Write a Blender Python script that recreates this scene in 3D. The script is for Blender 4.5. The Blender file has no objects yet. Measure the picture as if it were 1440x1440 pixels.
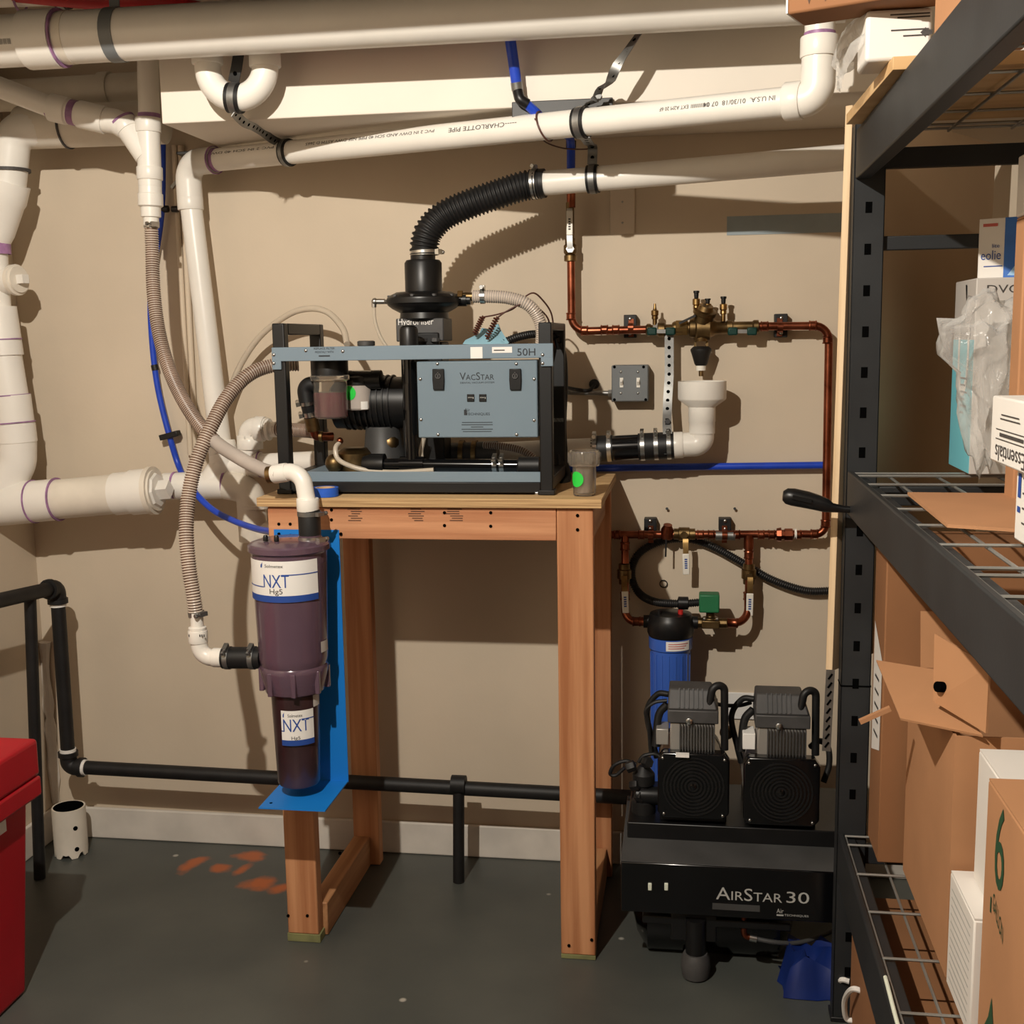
import bpy, bmesh, math, random
from math import pi, sin, cos, radians as rad
from mathutils import Vector, Matrix
random.seed(7)
SC = bpy.context.scene
COL = SC.collection
# ---------------------------------------------------------------- camera, light, exposure
FPX = 1650.0
CAM = Vector((0, -3.27, 1.53))
_yaw, _pit, _rol = .15275, .14661, .01605
_f = Vector((-sin(_yaw)*cos(_pit), cos(_yaw)*cos(_pit), -sin(_pit)))
_r = Vector((cos(_yaw), sin(_yaw), 0)); _d = _f.cross(_r)
RX = cos(_rol)*_r + sin(_rol)*_d
RD = -sin(_rol)*_r + cos(_rol)*_d
cd = bpy.data.cameras.new('camera'); cam = bpy.data.objects.new('camera', cd); COL.objects.link(cam)
cd.sensor_width = 36; cd.lens = FPX*36/1440; cd.clip_start = .02
cam.matrix_world = Matrix(((RX.x, -RD.x, -_f.x, CAM.x), (RX.y, -RD.y, -_f.y, CAM.y), (RX.z, -RD.z, -_f.z, CAM.z), (0, 0, 0, 1)))
SC.camera = cam
w = bpy.data.worlds.new('world'); SC.world = w; w.use_nodes = True
w.node_tree.nodes['Background'].inputs[0].default_value = (.05, .045, .04, 1)
w.node_tree.nodes['Background'].inputs[1].default_value = .3
ld = bpy.data.lights.new('ceiling_bulb', 'POINT'); lamp = bpy.data.objects.new('ceiling_bulb', ld); COL.objects.link(lamp)
lamp.location = (-.79, -2.62, 2.55); ld.energy = 190; ld.color = (1, .93, .82); ld.shadow_soft_size = .018
SC.view_settings.view_transform = 'Standard'; SC.view_settings.look = 'None'
SC.view_settings.gamma = 1; SC.view_settings.use_curve_mapping = False
SC.view_settings.exposure = 0.28

# ---------------------------------------------------------------- helpers
def ray(px, py): return RX*((px-720)/FPX) + RD*((py-720)/FPX) + _f
def U(px, py, Y): d = ray(px, py); return CAM + d*((Y-CAM.y)/d.y)
def UZ(px, py, Z=0): d = ray(px, py); return CAM + d*((Z-CAM.z)/d.z)
def UX(px, py, X): d = ray(px, py); return CAM + d*((X-CAM.x)/d.x)
def PP(*a): return [U(*p) for p in a]
V = Vector
EX, EY, EZ = V((1, 0, 0)), V((0, 1, 0)), V((0, 0, 1))
def basis(a):
    a = a.normalized()
    u = a.cross(EZ) if abs(a.z) < .9 else a.cross(EY)
    u.normalize(); return a, u, a.cross(u)
def fil(pts, r, n=8):                                            # round the corners of a polyline
    out = [pts[0]]
    for i in range(1, len(pts)-1):
        p = pts[i]; a = (pts[i-1]-p); b = (pts[i+1]-p); la, lb = a.length, b.length
        a.normalize(); b.normalize(); ang = a.angle(b)
        if ang > 3.05: out.append(p); continue
        d = min(r/math.tan(ang/2), la*.49, lb*.49); rr = d*math.tan(ang/2)
        c = p + (a+b).normalized()*(rr/sin(ang/2))
        s = p+a*d-c; e = p+b*d-c; th = s.angle(e)
        for k in range(n+1):
            t = k/n; out.append(c + (s*sin((1-t)*th)+e*sin(t*th))/sin(th))
    out.append(pts[-1]); return out
def spl(pts, n=8):
    out = []
    q = [pts[0]*2-pts[1]] + list(pts) + [pts[-1]*2-pts[-2]]
    for i in range(1, len(q)-2):
        for k in range(n):
            t = k/n; a, b, c, d = q[i-1:i+3]
            out.append(.5*(2*b+(c-a)*t+(2*a-5*b+4*c-d)*t*t+(3*b-a-3*c+d)*t**3))
    out.append(pts[-1]); return out
def resample(pts, step):
    L = [0]
    for i in range(1, len(pts)): L.append(L[-1]+(pts[i]-pts[i-1]).length)
    n = max(2, round(L[-1]/step)); out = []; j = 0
    for k in range(n+1):
        s = L[-1]*k/n
        while j < len(L)-2 and L[j+1] < s: j += 1
        t = (s-L[j])/max(1e-9, L[j+1]-L[j]); out.append(pts[j].lerp(pts[j+1], min(1, t)))
    return out

SPLIT = {'screw', 'screw_hole', 'punched_hole', 'slot', 'cable_tie', 'rivet', 'clip_screw', 'bonnet_screw', 'drilled_hole', 'hour_meter', 'sticker', 'grip_rib', 'upper_clip', 'head_fin', 'lumber_stamp_'}
class G:
    def __init__(s): s.v = []; s.f = []; s.m = []
    def add(s, vs, fs, m=0):
        o = len(s.v); s.v += [V(p) for p in vs]
        for f in fs: s.f.append([i+o for i in f]); s.m.append(m)
        return s
    def hexa(s, p, m=0):                                         # p: 4 bottom ccw, 4 top ccw
        return s.add(p, [(3, 2, 1, 0), (4, 5, 6, 7), (0, 1, 5, 4), (1, 2, 6, 5), (2, 3, 7, 6), (3, 0, 4, 7)], m)
    def box(s, x0, x1, y0, y1, z0, z1, m=0):
        return s.hexa([(x0, y0, z0), (x1, y0, z0), (x1, y1, z0), (x0, y1, z0), (x0, y0, z1), (x1, y0, z1), (x1, y1, z1), (x0, y1, z1)], m)
    def obox(s, c, a, b, d, m=0):                                # centre and three half-axis vectors
        c = V(c)
        if a.cross(b).dot(d) < 0: a = -a
        return s.hexa([c-a-b-d, c+a-b-d, c+a+b-d, c-a+b-d, c-a-b+d, c+a-b+d, c+a+b+d, c-a+b+d], m)
    def bar(s, p, q, wd, th, m=0, up=None):
        a = (q-p); ax = a.normalized(); u = (up or EZ)
        if abs(ax.dot(u)) > .95: u = EY
        x = ax.cross(u).normalized(); y = x.cross(ax)
        return s.obox((p+q)/2, a/2, x*wd/2, y*th/2, m)
    def tube(s, pts, r, n=12, m=0, cap=True, mf=None):
        a = (pts[1]-pts[0]).normalized(); _, u, _ = basis(a); o = len(s.v); N = len(pts)
        for i, p in enumerate(pts):
            t = (pts[min(i+1, N-1)]-pts[max(i-1, 0)])
            if t.length > 1e-9: t.normalize()
            else: t = a
            u = (u-t*u.dot(t)).normalized(); b = t.cross(u)
            R = r[i] if isinstance(r, (list, tuple)) else r
            for k in range(n): th = 2*pi*k/n; s.v.append(p+u*(R*cos(th))+b*(R*sin(th)))
        for i in range(N-1):
            for k in range(n):
                k2 = (k+1) % n
                s.f.append([o+i*n+k, o+i*n+k2, o+(i+1)*n+k2, o+(i+1)*n+k]); s.m.append(mf(i) if mf else m)
        if cap:
            s.f.append([o+k for k in reversed(range(n))]); s.m.append(m)
            s.f.append([o+(N-1)*n+k for k in range(n)]); s.m.append(m)
        return s
    def lathe(s, c, ax, prof, n=20, m=0, cap=True):              # prof: (height along axis, radius)
        a, u, b = basis(V(ax)); c = V(c); o = len(s.v); N = len(prof)
        for h, r in prof:
            for k in range(n): th = 2*pi*k/n; s.v.append(c+a*h+u*(r*cos(th))+b*(r*sin(th)))
        for i in range(N-1):
            for k in range(n):
                k2 = (k+1) % n
                s.f.append([o+i*n+k, o+i*n+k2, o+(i+1)*n+k2, o+(i+1)*n+k]); s.m.append(m)
        if cap:
            s.f.append([o+k for k in reversed(range(n))]); s.m.append(m)
            s.f.append([o+(N-1)*n+k for k in range(n)]); s.m.append(m)
        return s
    def cyl(s, p, q, r, n=16, m=0): return s.lathe(p, q-p, [(0, r), ((q-p).length, r)], n, m)
    def ring(s, c, ax, r0, r1, w, n=24, m=0):                    # open band of wall r0..r1, width w centred at c
        return s.lathe(c, ax, [(-w/2, r0), (-w/2, r1), (w/2, r1), (w/2, r0), (-w/2, r0)], n, m, False)
    def ball(s, c, r, n=12, sq=1.0, ax=EZ, m=0):
        return s.lathe(c, ax, [(-r*sq*cos(pi*k/8), max(1e-4, r*sin(pi*k/8))) for k in range(9)], n, m)
    def prism(s, poly, d, m=0):
        n = len(poly); p = [V(q) for q in poly]; d = V(d)
        nrm = V((0, 0, 0))
        for i in range(n): nrm += p[i].cross(p[(i+1) % n])
        if nrm.dot(d) < 0: p.reverse()
        return s.add(p+[q+d for q in p], [list(reversed(range(n))), list(range(n, 2*n))]+[(i, (i+1) % n, n+(i+1) % n, n+i) for i in range(n)], m)
    def hexnut(s, c, ax, r, h, m=0): return s.lathe(V(c)-V(ax).normalized()*h/2, ax, [(0, r*.9), (h*.1, r), (h*.9, r), (h, r*.9)], 6, m)
    def islands(s):
        par = list(range(len(s.v)))
        def fd(i):
            while par[i] != i: par[i] = par[par[i]]; i = par[i]
            return i
        for f in s.f:
            for i in f[1:]: par[fd(i)] = fd(f[0])
        out = {}
        for f, m in zip(s.f, s.m): out.setdefault(fd(f[0]), []).append((f, m))
        res = []
        for fs in out.values():
            g = G(); ix = {}
            for f, m in fs:
                for i in f:
                    if i not in ix: ix[i] = len(g.v); g.v.append(s.v[i])
                g.f.append([ix[i] for i in f]); g.m.append(m)
            res.append(g)
        return res
    def put(s, t, name, mats, parent=None, label=None, bevel=0, smooth=38, kind=None, seg=2):
        if name in SPLIT and t is not None:
            r = [g._put(t, name, mats, parent, label, bevel, smooth, kind, seg) for g in s.islands()]; return r[0]
        return s._put(t, name, mats, parent, label, bevel, smooth, kind, seg)
    def _put(s, t, name, mats, parent=None, label=None, bevel=0, smooth=38, kind=None, seg=2):
        me = bpy.data.meshes.new(name); o = V((0, 0, 0)) if t is None else t.location
        me.from_pydata([p-o for p in s.v], [], s.f)
        for m in (mats if isinstance(mats, (list, tuple)) else [mats]): me.materials.append(m)
        me.polygons.foreach_set('material_index', s.m)
        me.update()
        if smooth:
            me.polygons.foreach_set('use_smooth', [True]*len(me.polygons)); me.set_sharp_from_angle(angle=rad(smooth))
        ob = bpy.data.objects.new(name, me); COL.objects.link(ob)
        if t is not None: ob.parent = parent or t
        if label: ob['label'] = label
        if kind: ob['kind'] = kind
        if bevel:
            b = ob.modifiers.new('bevel', 'BEVEL'); b.width = bevel; b.segments = seg; b.limit_method = 'ANGLE'; b.angle_limit = rad(40)
        return ob
def T(name, label, cat, loc, group=None):
    o = bpy.data.objects.new(name, None); COL.objects.link(o); o.location = V(loc); o.empty_display_size = .05
    o['label'] = label; o['category'] = cat
    if group: o['group'] = group
    return o
def tag(o, label, cat, group=None):
    o['label'] = label; o['category'] = cat
    if group: o['group'] = group
    return o
def single(g, name, mats, label, cat, group=None, loc=None, **k):  # a thing that is one mesh
    c = V(loc) if loc is not None else sum(g.v, V((0, 0, 0)))/len(g.v)
    g.v = [p-c for p in g.v]; ob = g.put(None, name, mats, **k); ob.location = c
    return tag(ob, label, cat, group)
def struct(g, name, mats, **k): return g.put(None, name, mats, kind='structure', **k)

_tc = {}
def glyphs(s, caps=False):
    if (s, caps) in _tc: return _tc[(s, caps)]
    c = bpy.data.curves.new('glyphs', 'FONT'); c.body = s; c.size = 1; c.resolution_u = 3
    if caps:
        c.small_caps_scale = .72
        for i, ch in enumerate(s):
            if ch.islower(): c.body_format[i].use_small_caps = True
    ob = bpy.data.objects.new('glyphs', c); COL.objects.link(ob)
    dg = bpy.context.evaluated_depsgraph_get(); dg.update(); me = bpy.data.meshes.new_from_object(ob.evaluated_get(dg))
    vs = [(v.co.x, v.co.y) for v in me.vertices]; fs = [list(p.vertices) for p in me.polygons]
    bpy.data.objects.remove(ob); bpy.data.curves.remove(c); bpy.data.meshes.remove(me)
    xs = [v[0] for v in vs]; ys = [v[1] for v in vs]; x0, x1, y0, y1 = min(xs), max(xs), min(ys), max(ys)
    r = [((x-x0)/(x1-x0)-.5, (y-y0)/(y1-y0)-.5) for x, y in vs], fs
    _tc[(s, caps)] = r; return r
def text(g, s, c, u, v, wd, h, caps=False, m=0):                 # flat print fitted into wd x h at centre c
    vs, fs = glyphs(s, caps); return g.add([c+u*(x*wd)+v*(y*h) for x, y in vs], fs, m)
def ctext(g, s, c, ax, n0, up, r, wd, h, caps=False, m=0, along=True):
    """print on a cylinder: along=True, words run along the axis; else around it"""
    vs, fs = glyphs(s, caps); out = []
    for x, y in vs:
        if along: t = y*h/r; out.append(c+ax*(x*wd)+(n0*cos(t)+up*sin(t))*r)
        else: t = x*wd/r; out.append(c+ax*(y*h)+(n0*cos(t)+up*sin(t))*r)
    return g.add(out, fs, m)
def cpatch(g, c, ax, n0, up, r, t0, t1, h0, h1, n=14, m=0):      # curved label on a cylinder
    vs = []
    for k in range(n+1):
        t = t0+(t1-t0)*k/n; d = (n0*cos(t)+up*sin(t))*r; vs += [c+ax*h0+d, c+ax*h1+d]
    return g.add(vs, [(2*k, 2*k+2, 2*k+3, 2*k+1) for k in range(n)], m)
def quad(g, c, u, v, wd, h, m=0): return g.add([c-u*wd/2-v*h/2, c+u*wd/2-v*h/2, c+u*wd/2+v*h/2, c-u*wd/2+v*h/2], [(0, 1, 2, 3)], m)

# ---------------------------------------------------------------- materials
def lin(c): return [((x/255)/12.92 if x/255 <= .04045 else ((x/255+.055)/1.055)**2.4) for x in c]
def mat(name, rgb, rough=.5, metal=0, nz=.06, sc=9, bump=0, bsc=120, coat=0, trans=0, stretch=None, rgb2=None, ior=1.45, detail=4, lo=.35, hi=.65):
    m = bpy.data.materials.new(name); m.use_nodes = True; nt = m.node_tree; N = nt.nodes; L = nt.links
    b = N['Principled BSDF']; tc = N.new('ShaderNodeTexCoord'); src = tc.outputs['Object']
    if stretch:
        mp = N.new('ShaderNodeMapping'); mp.inputs['Scale'].default_value = stretch; L.new(src, mp.inputs[0]); src = mp.outputs[0]
    n = N.new('ShaderNodeTexNoise'); n.inputs['Scale'].default_value = sc; n.inputs['Detail'].default_value = detail; L.new(src, n.inputs[0])
    cr = N.new('ShaderNodeValToRGB'); L.new(n.outputs[0], cr.inputs[0]); c = lin(rgb)
    if rgb2: c2 = lin(rgb2); a_, b_ = c, c2
    else: a_, b_ = [x*(1-nz) for x in c], [min(1, x*(1+nz)) for x in c]
    cr.color_ramp.elements[0].color = a_+[1]; cr.color_ramp.elements[1].color = b_+[1]
    cr.color_ramp.elements[0].position = lo; cr.color_ramp.elements[1].position = hi
    L.new(cr.outputs[0], b.inputs['Base Color'])
    b.inputs['Roughness'].default_value = rough; b.inputs['Metallic'].default_value = metal; b.inputs['IOR'].default_value = ior
    if coat: b.inputs['Coat Weight'].default_value = coat; b.inputs['Coat Roughness'].default_value = .1
    if trans: b.inputs['Transmission Weight'].default_value = trans
    if bump:
        n2 = N.new('ShaderNodeTexNoise'); n2.inputs['Scale'].default_value = bsc; n2.inputs['Detail'].default_value = 3; L.new(src, n2.inputs[0])
        bp = N.new('ShaderNodeBump'); bp.inputs['Strength'].default_value = bump; bp.inputs['Distance'].default_value = .002
        L.new(n2.outputs[0], bp.inputs['Height']); L.new(bp.outputs[0], b.inputs['Normal'])
    return m
def wood(name, ax, a, b, sc=1.0):
    st = [38*sc]*3; st[ax] = 1.6*sc
    return mat(name, a, .62, 0, rgb2=b, sc=1.0, stretch=st, bump=.25, bsc=3, detail=6, lo=.34, hi=.68)
M = dict(
    wall=mat('wall_paint', (205, 190, 169), .7, nz=.05, sc=2.2, bump=.12, bsc=90),
    soffit=mat('soffit_paint', (228, 220, 208), .65, nz=.03, sc=3, bump=.06),
    ceil=mat('ceiling_board', (72, 60, 50), .8, nz=.15, sc=5),
    joist=wood('joist_timber', 0, (70, 52, 36), (92, 70, 48)),
    base=mat('baseboard_paint', (212, 205, 195), .55, nz=.08, sc=8),
    pvc=mat('white_pipe', (232, 228, 220), .32, nz=.02, sc=12),
    pvc2=mat('aged_white_pipe', (222, 214, 200), .4, nz=.06, sc=10),
    primer=mat('purple_primer', (150, 110, 150), .5, nz=.3, sc=30),
    ink=mat('print_ink', (70, 66, 64), .6, nz=.2, sc=200),
    rub=mat('black_rubber', (22, 22, 23), .5, nz=.2, sc=20),
    blk=mat('black_plastic', (18, 18, 19), .38, nz=.2, sc=20),
    gloss=mat('glossy_black', (10, 10, 12), .16, nz=.2, sc=10, coat=.3),
    steel=mat('bright_steel', (200, 200, 198), .28, 1, nz=.08, sc=40),
    galv=mat('galvanised_steel', (140, 140, 138), .45, .9, nz=.15, sc=45),
    copper=mat('copper', (168, 98, 72), .34, 1, rgb2=(112, 60, 42), sc=18),
    brass=mat('brass', (176, 144, 94), .34, 1, rgb2=(124, 98, 62), sc=22),
    bronze=mat('bronze', (138, 114, 78), .42, 1, rgb2=(98, 80, 54), sc=25),
    blue=mat('blue_tube', (32, 70, 190), .35, nz=.1, sc=20),
    bluepl=mat('blue_plate', (22, 120, 205), .45, nz=.04, sc=5),
    bluetape=mat('blue_tape', (40, 95, 200), .7, nz=.1, sc=30),
    hoseA=mat('hose_ridge', (196, 182, 168), .3, nz=.08, sc=15),
    hoseB=mat('hose_groove', (112, 88, 74), .35, nz=.15, sc=15),
    hoseC=mat('hose_grey', (176, 166, 158), .45, nz=.06, sc=15),
    tubing=mat('clear_tubing', (222, 210, 192), .25, nz=.04, sc=15, trans=.35),
    red=mat('red_plastic', (175, 14, 32), .4, nz=.08, sc=6),
    redhose=mat('red_hose', (190, 40, 46), .5, nz=.15, sc=8),
    woodZ=wood('post_timber', 2, (202, 146, 104), (164, 106, 68)), woodX=wood('rail_timber', 0, (206, 150, 110), (168, 110, 74)),
    woodY=wood('sill_timber', 1, (186, 138, 96), (152, 104, 68)), ply=wood('plywood', 0, (214, 180, 132), (196, 158, 110), .7),
    plyedge=mat('plywood_edge', (206, 172, 124), .7, rgb2=(150, 116, 78), sc=1, stretch=(4, 4, 420), detail=2),
    green=mat('treated_timber', (128, 128, 84), .8, rgb2=(104, 104, 70), sc=20),
    sheetm=mat('sheet_face', (192, 164, 132), .75, nz=.05, sc=3),
    lath=mat('lath_board', (226, 200, 164), .7, rgb2=(205, 176, 138), sc=1, stretch=(60, 60, 3)),
    steelblue=mat('blue_grey_enamel', (118, 136, 150), .42, nz=.03, sc=6), panel=mat('panel_enamel', (112, 130, 143), .5, nz=.025, sc=4),
    frame=mat('frame_black', (22, 22, 23), .42, nz=.1, sc=12),
    liquid=mat('maroon_liquid', (104, 34, 50), .25, nz=.12, sc=14), clear=mat('clear_plastic', (232, 226, 216), .12, nz=.02, trans=.92, ior=1.12, coat=.5),
    sticker=mat('green_sticker', (40, 205, 70), .6, nz=.03), paper=mat('white_label', (232, 230, 226), .6, nz=.02, sc=6),
    dark=mat('dark_recess', (8, 8, 8), .8), screw=mat('screw_steel', (180, 180, 178), .3, 1),
    purple=mat('purple_tint', (132, 104, 122), .2, nz=.05, sc=6, trans=.55, coat=.3), murk=mat('brown_sludge', (52, 34, 36), .3, rgb2=(74, 50, 54), sc=7, coat=.4),
    navy=mat('navy_print', (36, 72, 150), .6), iron=mat('black_iron', (24, 23, 23), .55, nz=.25, sc=25, bump=.1),
    tape=mat('thread_tape', (235, 232, 226), .5), grey=mat('grey_box', (112, 116, 118), .45, nz=.05, sc=10),
    white=mat('white_switch', (236, 232, 222), .4), filt=mat('blue_housing', (58, 98, 188), .35, nz=.05, sc=8, coat=.2),
    greenpl=mat('green_coil', (36, 110, 70), .5, nz=.08), redcap=mat('red_cap', (190, 40, 36), .5),
    gvalve=mat('teal_handle', (8, 52, 46), .35), silver=mat('silver_motor', (168, 164, 158), .4, .5, nz=.1, sc=10),
    alu=mat('cast_grey', (74, 73, 73), .55, .2, nz=.15, sc=20), deck=mat('deck_grey', (62, 62, 62), .5, nz=.2, sc=8),
    rust=mat('copper_spring', (120, 72, 58), .4, .8), wire=mat('brown_wire', (84, 52, 44), .5),
    bluebag=mat('blue_bag', (12, 36, 100), .5, nz=.15, sc=10), cloth=mat('pale_blue_paper', (150, 196, 214), .8, nz=.08, sc=12),
    shelf=mat('shelf_enamel', (38, 40, 42), .5, nz=.12, sc=10, bump=.05), wiredk=mat('wire_deck', (150, 150, 146), .4, .6, nz=.1),
    card=mat('cardboard', (178, 130, 92), .8, nz=.06, sc=5, bump=.1, bsc=60), card2=mat('cardboard_brown', (142, 98, 64), .8, nz=.06, sc=5, bump=.1, bsc=60),
    box=mat('white_card', (226, 222, 216), .6, nz=.02, sc=5), boxg=mat('greyish_card', (196, 190, 184), .6, nz=.04, sc=5),
    teal=mat('teal_card', (122, 206, 222), .55, nz=.03, sc=5), bluec=mat('blue_card', (40, 104, 190), .5, nz=.1, sc=20), bluel=mat('light_blue_card', (150, 190, 226), .5, nz=.12, sc=20),
    film=mat('plastic_film', (236, 234, 230), .14, nz=.02, trans=.9, ior=1.06, bump=.5, bsc=40, coat=.9), gink=mat('green_ink', (38, 74, 48), .7), kraft=mat('brown_ink', (80, 54, 40), .7),
    pill=mat('plate_ivory', (214, 200, 182), .5), slate=mat('slate_tape', (150, 162, 168), .6, nz=.08), cork=mat('pale_tan', (204, 172, 138), .6, nz=.1),
    panelink=mat('panel_ink', (40, 44, 50), .6), paleink=mat('pale_print', (176, 176, 172), .5), orangeink=mat('red_ink', (190, 90, 80), .6),
    plasticY=mat('zip_tie', (216, 222, 206), .4))

def film_mat():                                                  # thin clear film: mostly see-through, glossy at folds and grazing angles
    m = bpy.data.materials.new('clear_film'); m.use_nodes = True; nt = m.node_tree; N, L = nt.nodes, nt.links
    b = N['Principled BSDF']; b.inputs['Base Color'].default_value = (.86, .85, .83, 1); b.inputs['Roughness'].default_value = .16
    tc = N.new('ShaderNodeTexCoord'); n = N.new('ShaderNodeTexNoise'); n.inputs['Scale'].default_value = 26; n.inputs['Detail'].default_value = 4; n.inputs['Distortion'].default_value = 1.2; L.new(tc.outputs['Object'], n.inputs[0])
    bp = N.new('ShaderNodeBump'); bp.inputs['Strength'].default_value = .7; bp.inputs['Distance'].default_value = .006; L.new(n.outputs[0], bp.inputs['Height']); L.new(bp.outputs[0], b.inputs['Normal'])
    lw = N.new('ShaderNodeLayerWeight'); lw.inputs['Blend'].default_value = .35; L.new(bp.outputs[0], lw.inputs['Normal'])
    mr = N.new('ShaderNodeMapRange'); mr.inputs['To Min'].default_value = .16; mr.inputs['To Max'].default_value = .75; L.new(lw.outputs['Facing'], mr.inputs['Value'])
    tr = N.new('ShaderNodeBsdfTransparent'); tr.inputs[0].default_value = (.95, .95, .94, 1); mx = N.new('ShaderNodeMixShader')
    L.new(mr.outputs[0], mx.inputs[0]); L.new(tr.outputs[0], mx.inputs[1]); L.new(b.outputs[0], mx.inputs[2]); L.new(mx.outputs[0], N['Material Output'].inputs['Surface']); return m
M['film'] = film_mat(); M['dark'].node_tree.nodes['Principled BSDF'].inputs['Specular IOR Level'].default_value = 0
def cdisc(g, c, n0, up, r, rad_, n=10, m=0):                     # round sticker on an upright cylinder
    for i in range(-n, n):
        z0, z1 = rad_*sin(pi/2*i/n), rad_*sin(pi/2*(i+1)/n); h0, h1 = math.sqrt(max(0, rad_**2-z0**2)), math.sqrt(max(0, rad_**2-z1**2)); k = 8; vs = []
        for z, h in ((z0, h0), (z1, h1)):
            for j in range(k+1): t = (-h+2*h*j/k)/r; vs.append(c+EZ*z+(n0*cos(t)+up*sin(t))*r)
        g.add(vs, [(j, j+1, k+2+j, k+1+j) for j in range(k)], m)
    return g
# ---------------------------------------------------------------- the room
XL, XR, YF, ZC = -1.978, 1.12, -7.2, 2.84
def floor_mat():
    m = mat('floor_paint', (70, 73, 70), .42, rgb2=(84, 86, 81), sc=2.6, bump=.12, bsc=35, detail=7); nt = m.node_tree; N, L = nt.nodes, nt.links
    b = N['Principled BSDF']; base = b.inputs['Base Color'].links[0].from_socket
    tc = N.new('ShaderNodeTexCoord'); nz = N.new('ShaderNodeTexNoise'); nz.inputs['Scale'].default_value = 14; nz.inputs['Detail'].default_value = 6; L.new(tc.outputs['Object'], nz.inputs[0])
    mn = None
    for px, py, sx, sy, a in ((274, 1213, .035, .085, .3), (311, 1221, .045, .04, 0), (356, 1203, .075, .05, 0), (360, 1243, .06, .075, .6), (398, 1248, .04, .06, .5), (342, 1222, .03, .05, .2)):
        p = UZ(px, py); mp = N.new('ShaderNodeMapping'); mp.vector_type = 'TEXTURE'; mp.inputs['Location'].default_value = (p.x, p.y, 0); mp.inputs['Rotation'].default_value = (0, 0, -a); mp.inputs['Scale'].default_value = (sx, sy, 1)
        L.new(tc.outputs['Object'], mp.inputs[0]); ln = N.new('ShaderNodeVectorMath'); ln.operation = 'LENGTH'; L.new(mp.outputs[0], ln.inputs[0])
        if mn is None: mn = ln.outputs['Value']
        else:
            k = N.new('ShaderNodeMath'); k.operation = 'MINIMUM'; L.new(mn, k.inputs[0]); L.new(ln.outputs['Value'], k.inputs[1]); mn = k.outputs[0]
    ad = N.new('ShaderNodeMath'); ad.operation = 'MULTIPLY_ADD'; ad.inputs[1].default_value = 1.9; L.new(nz.outputs[0], ad.inputs[0]); L.new(mn, ad.inputs[2])
    cr = N.new('ShaderNodeValToRGB'); cr.color_ramp.elements[0].position = .62; cr.color_ramp.elements[1].position = .9
    sc = N.new('ShaderNodeMath'); sc.operation = 'MULTIPLY'; sc.inputs[1].default_value = .5; L.new(ad.outputs[0], sc.inputs[0]); L.new(sc.outputs[0], cr.inputs[0])
    cr.color_ramp.elements[0].color = (1, 1, 1, 1); cr.color_ramp.elements[1].color = (0, 0, 0, 1)
    mx = N.new('ShaderNodeMix'); mx.data_type = 'RGBA'; L.new(cr.outputs[0], mx.inputs[0]); L.new(base, mx.inputs[6]); mx.inputs[7].default_value = lin((170, 92, 50))+[1]
    vo = N.new('ShaderNodeTexVoronoi'); vo.inputs['Scale'].default_value = 5.5; L.new(tc.outputs['Object'], vo.inputs[0])
    c2 = N.new('ShaderNodeValToRGB'); c2.color_ramp.elements[0].position = .035; c2.color_ramp.elements[1].position = .06; c2.color_ramp.elements[0].color = (1, 1, 1, 1); c2.color_ramp.elements[1].color = (0, 0, 0, 1); L.new(vo.outputs['Distance'], c2.inputs[0])
    m2 = N.new('ShaderNodeMix'); m2.data_type = 'RGBA'; L.new(c2.outputs[0], m2.inputs[0]); L.new(mx.outputs[2], m2.inputs[6]); m2.inputs[7].default_value = lin((170, 166, 156))+[1]
    L.new(m2.outputs[2], b.inputs['Base Color']); return m
struct(G().box(XL-.1, XR+.1, YF-.1, .1, -.1, 0), 'floor', floor_mat(), smooth=0)
struct(G().box(XL-.1, XR+.1, 0, .1, 0, ZC), 'wall_back', M['wall'], smooth=0)
struct(G().box(XL-.1, XL, YF-.1, 0, 0, ZC), 'wall_left', M['wall'], smooth=0)
struct(G().box(XR, XR+.1, YF-.1, 0, 0, ZC), 'wall_right', M['wall'], smooth=0)
struct(G().box(XL, XR, YF-.1, YF, 0, ZC), 'wall_front', M['joist'], smooth=0)
cl = struct(G().box(XL-.1, XR+.1, YF-.1, .1, ZC, ZC+.1), 'ceiling', M['ceil'], smooth=0)
for y in (-.32, -.78, -1.22, -1.70, -2.2, -2.66, -3.1, -3.55, -4.0, -4.45, -4.9, -5.35, -5.8, -6.25, -6.7):
    G().box(XL+.001, XR-.001, y-.02, y+.02, 2.68, ZC-.001).put(cl, 'joist', M['joist'], smooth=0)
q0, q1 = U(-40, 62, -.64), U(1190, -10, -.66)
zz = lambda x: q0.z+(q1.z-q0.z)*(x-q0.x)/(q1.x-q0.x)-.010+.355*.143
struct(G().hexa([(XL+.001, -1.09, zz(XL)), (.5, -1.09, zz(.5)), (.5, -1.05, zz(.5)), (XL+.001, -1.05, zz(XL)), (XL+.001, -1.09, ZC-.3), (.5, -1.09, ZC-.3), (.5, -1.05, ZC-.3), (XL+.001, -1.05, ZC-.3)]), 'shading_beam', M['joist'], smooth=0)  # unseen beam, added and tilted to shade the upper half of the overhead pipe
sx = U(228, 177, -.47).x
struct(G().box(sx, XR-.001, -.47, -.001, 2.06, 2.45), 'trim_1', M['soffit'], smooth=0, bevel=.003)
struct(G().box(XL+.001, XR-.001, -.014, -.001, .001, .1), 'baseboard_back', M['base'], smooth=0, bevel=.004)
struct(G().box(XL+.001, XL+.014, YF+.01, -.015, .001, .1), 'baseboard_left', M['base'], smooth=0, bevel=.004)
cr_ = G()                                                        # lumpy bead of caulk up the corner
pts = [V((XL+.012+random.uniform(-.003, .004), -.012, .11+k*.04)) for k in range(14)]
cr_.tube(pts, [.016+random.uniform(-.005, .005) for _ in pts], 8)
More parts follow.
